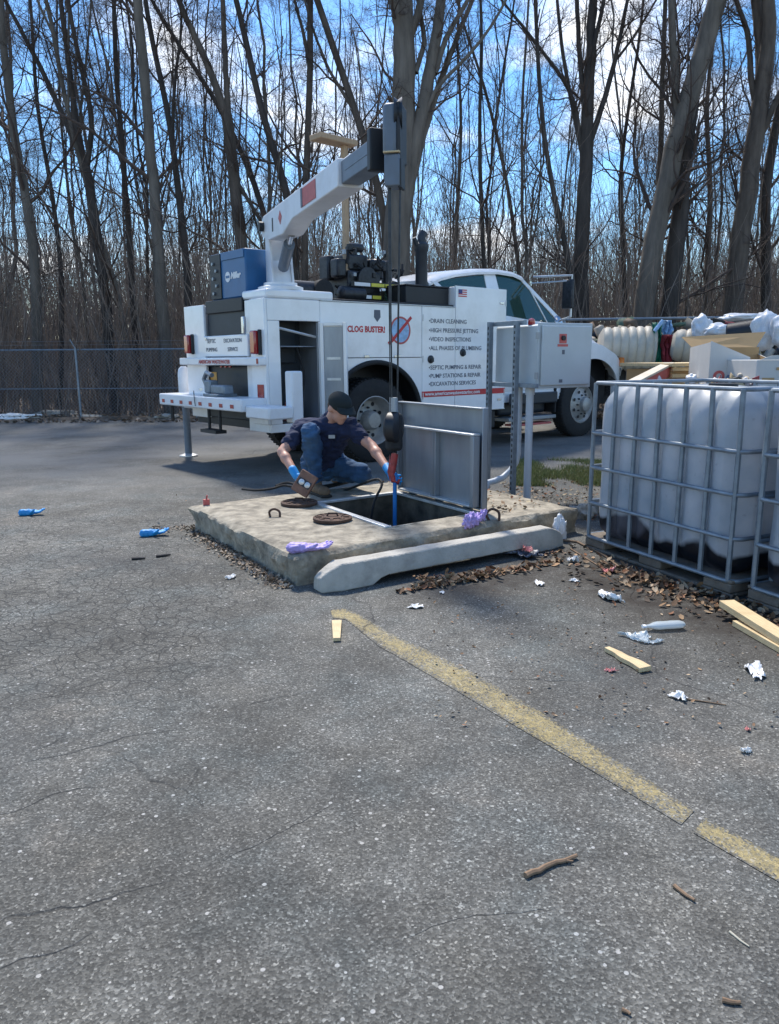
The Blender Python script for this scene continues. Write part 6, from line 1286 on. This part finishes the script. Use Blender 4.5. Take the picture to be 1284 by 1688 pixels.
# ------------------------------------------------------------ TREES
def tubes(P, Rr, n):                # P (N,K,3), Rr (N,K)
    N_, K = Rr.shape; T = np.gradient(P, axis=1); T /= np.linalg.norm(T, axis=2, keepdims=True) + 1e-9
    ref = np.array([.35, .9, .1]); X = np.cross(T, ref); X /= np.linalg.norm(X, axis=2, keepdims=True) + 1e-9; Y = np.cross(T, X)
    a = 2 * np.pi * np.arange(n) / n; V_ = P[:, :, None, :] + Rr[:, :, None, None] * (X[:, :, None, :] * np.cos(a)[:, None] + Y[:, :, None, :] * np.sin(a)[:, None])
    V_ = V_.reshape(-1, 3); idx = np.arange(N_ * K * n).reshape(N_, K, n); nx_ = np.roll(idx, -1, axis=2)
    F_ = np.stack([idx[:, :-1], nx_[:, :-1], nx_[:, 1:], idx[:, 1:]], -1).reshape(-1, 4); return V_, F_
def spawn(P, Rr, m_, t0, t1, ratio, ang, K, rg, up=.25, wig=.16, minr=.003, rr=.55, lmin=.25):
    N_, KP, _ = P.shape; Lp = np.linalg.norm(np.diff(P, axis=1), axis=2).sum(1)
    t = rg.uniform(t0, t1, (N_, m_)); f = t * (KP - 1); i = np.minimum(f.astype(int), KP - 2); g_ = f - i; ii = np.arange(N_)[:, None]
    p = P[ii, i] * (1 - g_)[..., None] + P[ii, i + 1] * g_[..., None]; d = P[ii, i + 1] - P[ii, i]; d /= np.linalg.norm(d, axis=2, keepdims=True) + 1e-9; r0 = Rr[ii, i] * (1 - g_) + Rr[ii, i + 1] * g_
    q = rg.normal(size=d.shape); q -= (q * d).sum(2, keepdims=True) * d; q /= np.linalg.norm(q, axis=2, keepdims=True); a = rg.uniform(ang[0], ang[1], (N_, m_))[..., None]
    dd = d * np.cos(a) + q * np.sin(a); dd[..., 2] += up * .6; dd /= np.linalg.norm(dd, axis=2, keepdims=True)
    L = Lp[:, None] * rg.uniform(ratio[0], ratio[1], (N_, m_)) * (1.15 - .6 * t); L = np.maximum(L, lmin)
    p = p.reshape(-1, 3); dd = dd.reshape(-1, 3); L = L.ravel(); r0 = np.maximum(np.minimum(r0.ravel() * rr, L * .016 + .004), minr)
    out_ = np.zeros((len(p), K, 3)); out_[:, 0] = p; cur = dd
    for k in range(1, K):
        out_[:, k] = out_[:, k - 1] + cur * (L / (K - 1))[:, None]; cur = cur + rg.normal(size=cur.shape) * wig + np.array([0, 0, up * .5]); cur /= np.linalg.norm(cur, axis=1, keepdims=True)
    rr_ = r0[:, None] * np.linspace(1, .3, K)[None]; return out_, rr_
def join_tubes(lst):
    Vs, Fs, b = [], [], 0
    for V_, F_ in lst: Vs.append(V_); Fs.append(F_ + b); b += len(V_)
    return np.concatenate(Vs), np.concatenate(Fs)
def resample(pts, ws, K):
    pts = np.array(pts); s = np.concatenate([[0], np.cumsum(np.linalg.norm(np.diff(pts, axis=0), axis=1))]); t = np.linspace(0, s[-1], K); o_ = np.stack([np.interp(t, s, pts[:, k]) for k in range(3)], 1)
    for _ in range(2): o_[1:-1] = (o_[:-2] + 2 * o_[1:-1] + o_[2:]) / 4
    return o_, np.interp(t, [0, s[-1]], ws)
def crown_for(limbs, rg, dens=1.0, t0=.25):
    parts = []
    P = np.stack([l[0] for l in limbs]); Q = np.stack([l[1] for l in limbs])
    a, ra = spawn(P, Q, max(3, int(9 * dens)), t0, 1, (.16, .42), (.5, 1.15), 7, rg, up=.14, wig=.2, minr=.006, rr=.42)
    b, rb = spawn(a, ra, 6, .12, 1, (.3, .65), (.5, 1.2), 6, rg, up=.10, wig=.22, minr=.0035); c, rc = spawn(b, rb, 5, .1, 1, (.3, .75), (.5, 1.2), 5, rg, up=.08, wig=.24, minr=.0024)
    d, rd = spawn(c, rc, 4, .1, 1, (.35, .8), (.5, 1.2), 4, rg, up=.05, minr=.0019, lmin=.12)
    return [tubes(a, ra, 5), tubes(b, rb, 4), tubes(c, rc, 3), tubes(d, rd, 3)]
def traced_tree(label, Y, limbs, bark='bark', dens=1.0, t0=.3, group='bare trees along the edge of the wood', seed=0):
    rg = np.random.default_rng(100 + seed); base = None; TL = []
    for k, (pts, w0, w1) in enumerate(limbs):
        yj = 0 if k == 0 else rg.uniform(-.6, .6); P3 = []
        for j, (x, y) in enumerate(pts): P3.append(at(x, y, Y + yj * j / max(1, len(pts) - 1)))
        if k == 0:
            P3[0] = Vector((P3[0].x, P3[0].y, floor_z(P3[0].x, P3[0].y) - .15 if Y > 17.3 else -.1)); base = P3[0].copy()
        K = 16; sc = Y / 1240 / 2 * (.72 if w0 < 32 else .9); o_, r_ = resample([tuple(p) for p in P3], (w0 * sc, w1 * sc), K)
        jit = rg.normal(size=(K, 3)) * r_[:, None] * .07; jit[0] = 0; o_ = o_ + jit
        if k == 0: r_[0] *= 1.3; r_[1] *= 1.06
        TL.append((o_, r_))
    # limbs run on above the picture
    EX = []
    for o_, r_ in TL:
        if o_[-1][2] > 7:
            d = o_[-1] - o_[-4]; d /= np.linalg.norm(d); pts = [o_[-1] - d * .05]; c = d.copy()
            for j in range(15): pts.append(pts[-1] + c * .35); c = c + rg.normal(size=3) * .06 + np.array([0, 0, .05]); c /= np.linalg.norm(c)
            EX.append((np.array(pts), np.linspace(r_[-1], max(.02, r_[-1] * .3), 16)))
    root = thing('bare_tree', label, 'tree', tuple(base), group=group); b_ = np.array(base)
    V_, F_ = tubes(np.stack([t[0] for t in TL[:1]]) - b_, np.stack([t[1] for t in TL[:1]]), 12); me = np_mesh('trunk', V_, F_); me.shade_smooth(); link('trunk', me, bark, root)
    rest = TL[1:] + EX
    if rest:
        V_, F_ = tubes(np.stack([t[0] for t in rest]) - b_, np.stack([t[1] for t in rest]), 8); me = np_mesh('limbs', V_, F_); me.shade_smooth(); link('limbs', me, bark, root)
    lst = crown_for([(o_, r_) for o_, r_ in TL + EX], rg, dens, t0); V_, F_ = join_tubes(lst); me = np_mesh('twigs', V_ - b_, F_); link('twigs', me, 'twigs', root)
TREES = [
 ('grey trunk at the far left edge curving out of the frame', 17.8, [([(62, 690), (60, 430), (48, 340), (28, 260), (15, 150), (4, 50), (-6, -60)], 26, 13)], 'bark2'),
 ('forked tree left of the tallest grey trunk, its limbs fanning left', 18.4, [([(192, 690), (176, 500), (152, 330), (141, 268)], 24, 20), ([(141, 272), (100, 180), (60, 95), (22, 25), (-15, -50)], 14, 6), ([(140, 272), (125, 200), (115, 110), (100, 0), (94, -60)], 14, 8), ([(144, 275), (155, 200), (130, 90), (112, 0), (104, -60)], 12, 7)], 'bark3'),
 ('tall straight grey trunk with no fork, left of the blue welder', 17.4, [([(285, 690), (272, 560), (262, 420), (250, 260), (238, 120), (228, 0), (222, -80)], 28, 18)], 'bark2'),
 ('slender dark tree close right of the tall grey trunk', 18.2, [([(318, 690), (308, 420), (295, 320), (282, 200), (262, 110), (245, 50), (235, -40)], 20, 9), ([(285, 225), (288, 140), (300, 50), (300, -30)], 8, 4)], 'bark3'),
 ('forked tree rising behind the blue welder, leaning left', 17.8, [([(410, 690), (400, 420), (385, 280), (375, 190)], 30, 23), ([(375, 195), (345, 110), (312, 40), (283, -30)], 18, 11), ([(378, 205), (372, 100), (368, 0), (366, -60)], 13, 9), ([(392, 300), (440, 380)], 9, 7)], 'bark'),
 ('leaning tree behind the crane mast, running to the upper left', 18.6, [([(460, 690), (452, 420), (445, 365), (415, 290), (398, 240), (365, 180), (330, 120), (268, 40), (240, -20)], 18, 7)], 'bark3'),
 ('curved tree between the welder and the crane boom', 18.0, [([(500, 690), (490, 500), (484, 340), (455, 260), (430, 180), (410, 80), (385, -20)], 22, 11)], 'bark3'),
 ('upright dark tree behind the root of the crane boom', 17.9, [([(505, 690), (502, 330), (508, 240), (512, 120), (512, 0), (512, -60)], 17, 12), ([(511, 110), (500, 50), (478, -30)], 9, 5)], 'bark'),
 ('leaning tree that meets the crane tip from the lower right', 17.6, [([(662, 690), (632, 330), (606, 240), (578, 160), (555, 90), (525, 10), (508, -50)], 20, 13), ([(590, 190), (545, 120), (520, 60), (500, -10)], 8, 4)], 'bark'),
 ('thick central tree with many spreading limbs behind the crane tip', 16.9, [([(657, 690), (652, 480), (655, 350), (665, 240), (668, 120), (663, 60)], 54, 36), ([(664, 75), (652, 20), (638, -50)], 24, 18), ([(668, 80), (690, 20), (700, -60)], 20, 12), ([(664, 345), (680, 250), (700, 160), (718, 70), (728, -20)], 32, 16), ([(716, 120), (735, 60), (765, 10), (792, -40)], 14, 7), ([(668, 330), (690, 250), (712, 170), (745, 80), (772, 14)], 20, 10), ([(668, 340), (690, 240), (708, 150), (752, 112), (800, 60), (835, 0), (852, -40)], 11, 5), ([(684, 120), (700, 70), (690, 10), (686, -40)], 12, 8)], 'bark2'),
 ('many stemmed tree standing behind the truck windscreen', 18.3, [([(955, 690), (957, 400), (965, 260), (968, 170)], 34, 20), ([(966, 210), (955, 100), (950, 0), (945, -50)], 12, 8), ([(968, 190), (975, 90), (995, 0), (1000, -50)], 12, 7), ([(967, 250), (1000, 150), (1015, 90), (1030, 20), (1040, -40)], 14, 6), ([(963, 290), (948, 170), (935, 140), (890, 80), (838, 15)], 11, 5), ([(962, 270), (930, 110), (920, 30), (915, -30)], 10, 6), ([(1010, 105), (1045, 60), (1078, 5)], 6, 4)], 'bark3'),
 ('thin tree left of the many stemmed tree above the cab roof', 18.0, [([(958, 690), (938, 420), (915, 340), (895, 230), (885, 90), (880, -30)], 15, 7)], 'bark3'),
 ('thick pale trunk leaning right above the cream duct', 17.5, [([(1040, 690), (1062, 480), (1098, 300), (1130, 170), (1160, 80), (1184, -10), (1202, -80)], 36, 30), ([(1100, 310), (1116, 200), (1108, 60), (1104, -60)], 20, 13)], 'bark2'),
 ('dark blue shaded trunk just right of the thick pale trunk', 17.8, [([(1085, 690), (1105, 480), (1122, 330), (1126, 250), (1140, 170)], 36, 24), ([(1140, 180), (1170, 60), (1190, -60)], 16, 12)], 'bark3'),
 ('slim straight tree just left of the thick pale trunk', 19.0, [([(1072, 690), (1080, 420), (1088, 280), (1090, 150), (1096, 0), (1098, -60)], 16, 8)], 'bark'),
 ('large leaning tree near the right edge, forked high up', 17.6, [([(1190, 690), (1212, 450), (1238, 270), (1252, 170)], 38, 28), ([(1252, 180), (1254, 80), (1245, 0), (1240, -60)], 24, 18), ([(1250, 200), (1235, 120), (1235, 60), (1212, 0), (1200, -50)], 14, 8), ([(1242, 250), (1272, 180), (1310, 100)], 16, 10)], 'bark'),
 ('trunk at the very right edge of the photo', 18.2, [([(1262, 690), (1260, 300), (1282, 190), (1310, 40)], 26, 15)], 'bark3'),
 ('thin leaning tree above the exhaust stack', 19.5, [([(812, 690), (795, 400), (788, 200), (795, 60), (790, -30)], 12, 6)], 'bark3'),
 ('thin tree between the exhaust stack and the cab roof', 20.0, [([(872, 690), (850, 400), (832, 280), (812, 200), (795, 130), (770, 60)], 12, 5)], 'bark'),
 ('thin straight tree between the fork and the tall grey trunk', 19.0, [([(232, 690), (214, 400), (202, 230), (190, 100), (188, 0), (188, -60)], 15, 8)], 'bark3'),
 ('slim dark tree far left, second from the edge', 19.4, [([(100, 690), (104, 450), (88, 320), (60, 180), (56, 60), (48, -30)], 13, 6)], 'bark3'),
 ('thin tree right of the big central tree', 20.5, [([(752, 690), (748, 420), (756, 300), (762, 180), (748, 60), (760, -30)], 10, 5)], 'bark'),
 ('slim tree between the many stemmed tree and the pale trunk', 20.0, [([(1030, 690), (1028, 420), (1018, 320), (1030, 200), (1050, 100), (1062, -20)], 13, 5)], 'bark3'),
 ('dark slim tree between the pale trunk and the right edge tree', 19.5, [([(1150, 690), (1165, 450), (1172, 300), (1160, 180), (1176, 60), (1190, -30)], 16, 6)], 'bark'),
]
for i, (lb, Y, limbs, bk) in enumerate(TREES): traced_tree(lb, Y + 1.5, limbs, bk, seed=i, dens=1.0 if len(limbs) < 4 else .7)

def random_wood():
    protos = []
    for k in range(7):
        rg = np.random.default_rng(50 + k); Hh = 13 + 4 * rg.random(); K = 16; z = np.linspace(0, Hh, K); lean = rg.normal(0, .05, 2); x = np.cumsum(rg.normal(0, .09, K)) + lean[0] * z; y = np.cumsum(rg.normal(0, .09, K)) + lean[1] * z; x -= x[0]; y -= y[0]
        P = np.stack([x, y, z - .2], 1); r0 = .04 + .05 * rg.random(); Q = np.linspace(r0, .025, K); Q[0] *= 1.3
        a, ra = spawn(P[None], Q[None], 3 + k % 2, .25, .6, (.4, .6), (.2, .5), 16, rg, up=.3, wig=.07, minr=.02, rr=.6)
        lst = crown_for([(P, Q)] + [(a[j], ra[j]) for j in range(len(a))], rg, .8, .12); V_, F_ = join_tubes(lst); tw = np_mesh('twigs', V_, F_); tw.materials.append(M['twigs'])
        V_, F_ = join_tubes([tubes(P[None], Q[None], 8), tubes(a, ra, 6)]); tr = np_mesh('trunk', V_, F_); tr.shade_smooth(); tr.materials.append(M[('bark', 'bark3', 'bark2', 'bark')[k % 4]]); protos.append((tr, tw))
    rg = np.random.default_rng(77); n = 0
    while n < 84:
        Y = 19.5 + 30 * rg.random() ** 1.25; X = rg.uniform(-.62, .62) * Y
        k = rg.integers(7); z = floor_z(X, Y)
        r = thing('slender_tree', 'slender bare tree standing back in the wood', 'tree', (X, Y, z), rg.uniform(0, 6.28), 'slender trees deeper in the wood'); s = rg.uniform(.75, 1.15); r.scale = (s, s, s)
        link('trunk', protos[k][0], None, r); link('twigs', protos[k][1], None, r); n += 1
random_wood()

def brush():
    rg = np.random.default_rng(21); n = 13000; Y = 18.2 + 40 * rg.random(n) ** 1.2; X = rg.uniform(-.66, .66, n) * Y; Hh = (rg.uniform(.8, 3.2, n) + 3.4 * (rg.random(n) ** 2.5)) * (1 + (Y - 18) / 32); K = 5
    P = np.zeros((n, K, 3)); z0 = np.array([floor_z(x, y) for x, y in zip(X, Y)]); P[:, 0] = np.stack([X, Y, z0 - .05], 1); d = np.stack([rg.normal(0, .16, n), rg.normal(0, .16, n), np.ones(n)], 1)
    for k in range(1, K): P[:, k] = P[:, k - 1] + d * (Hh / (K - 1))[:, None]; d = d + rg.normal(0, .12, (n, 3)) * [1, 1, .2]
    Q = (rg.uniform(.006, .026, n))[:, None] * np.linspace(1, .3, K)[None]; a, ra = spawn(P, Q, 3, .2, .95, (.25, .55), (.3, .9), 4, rg, up=.25, minr=.004)
    V_, F_ = join_tubes([tubes(P, Q, 3), tubes(a, ra, 3)]); tag(link('underbrush', np_mesh('underbrush', V_, F_), 'brushm'), 'dense brown leafless underbrush between the tree trunks', 'brush', kind='stuff')
brush()

# ------------------------------------------------------------ chain link fence
def fence():
    a = Vector((-16, 18.1, 0)); b = Vector((15, 17.0, 0)); d = b - a; L = d.length; ang = math.atan2(d.y, d.x)
    r = thing('chain_link_fence', 'low chain link fence with angled barbed arms along the edge of the wood', 'fence', a, ang); Hh = 1.62
    pp = at(137, 690, 17.85); x = ((pp - a).dot(d.normalized())) % 2.75 - 2.75
    n = 0
    while x < L:
        if x > 0:
            mb = MB(); mb.tube([(x, 0, -.05), (x, 0, Hh)], .03, 8); mb.tube([(x, 0, Hh), (x - .10, -.02, Hh + .20)], .014, 6); mb.build('post', 'galv', r)
        x += 2.75
    for z in (Hh - .03, .70): mb = MB(); mb.tube([(0, .035, z), (L, .035, z)], .021 if z > 1 else .014, 6); mb.build('rail', 'galv', r)
    mb = MB()
    for k in range(2): mb.tube([(0, -.01 * k, Hh + .08 + k * .08), (L, -.01 * k, Hh + .08 + k * .08)], .003, 4)
    mb.build('barbed_wire', 'galv', r)
    st = .085; n = int(L / st); P = []
    for k in range(-int(Hh / st), n):
        x0 = k * st; z0 = .05
        for s_ in (1, -1):
            xs = [x0, x0 + (Hh - .1)] if s_ > 0 else [x0 + (Hh - .1), x0]; P.append([(xs[0], .012 * s_, z0), (xs[1], .012 * s_, Hh - .05)])
    P = np.array(P); V_, F_ = tubes(P, np.full(P.shape[:2], .0030), 3); tag(link('chain_link_mesh', np_mesh('chain_link_mesh', V_, F_), 'galv', r), kind='stuff')
fence()
for i, (x, y, s, lb) in enumerate(((30, 691, (.5, .2, .07), 'pale flattened rubbish heap at the far left foot of the fence'), (96, 686, (.45, .2, .08), 'pale broken slab leaning at the fence below the first post'), (150, 690, (.35, .15, .05), 'low pale debris right of the slab at the fence foot'), (278, 690, (.25, .15, .06), 'small pale debris left of the truck platform at the fence foot'))):
    crumple('debris', x, y, s, 'paper' if i == 0 else 'rock', lb, 'debris', 40 + i, group='pale debris along the foot of the fence')
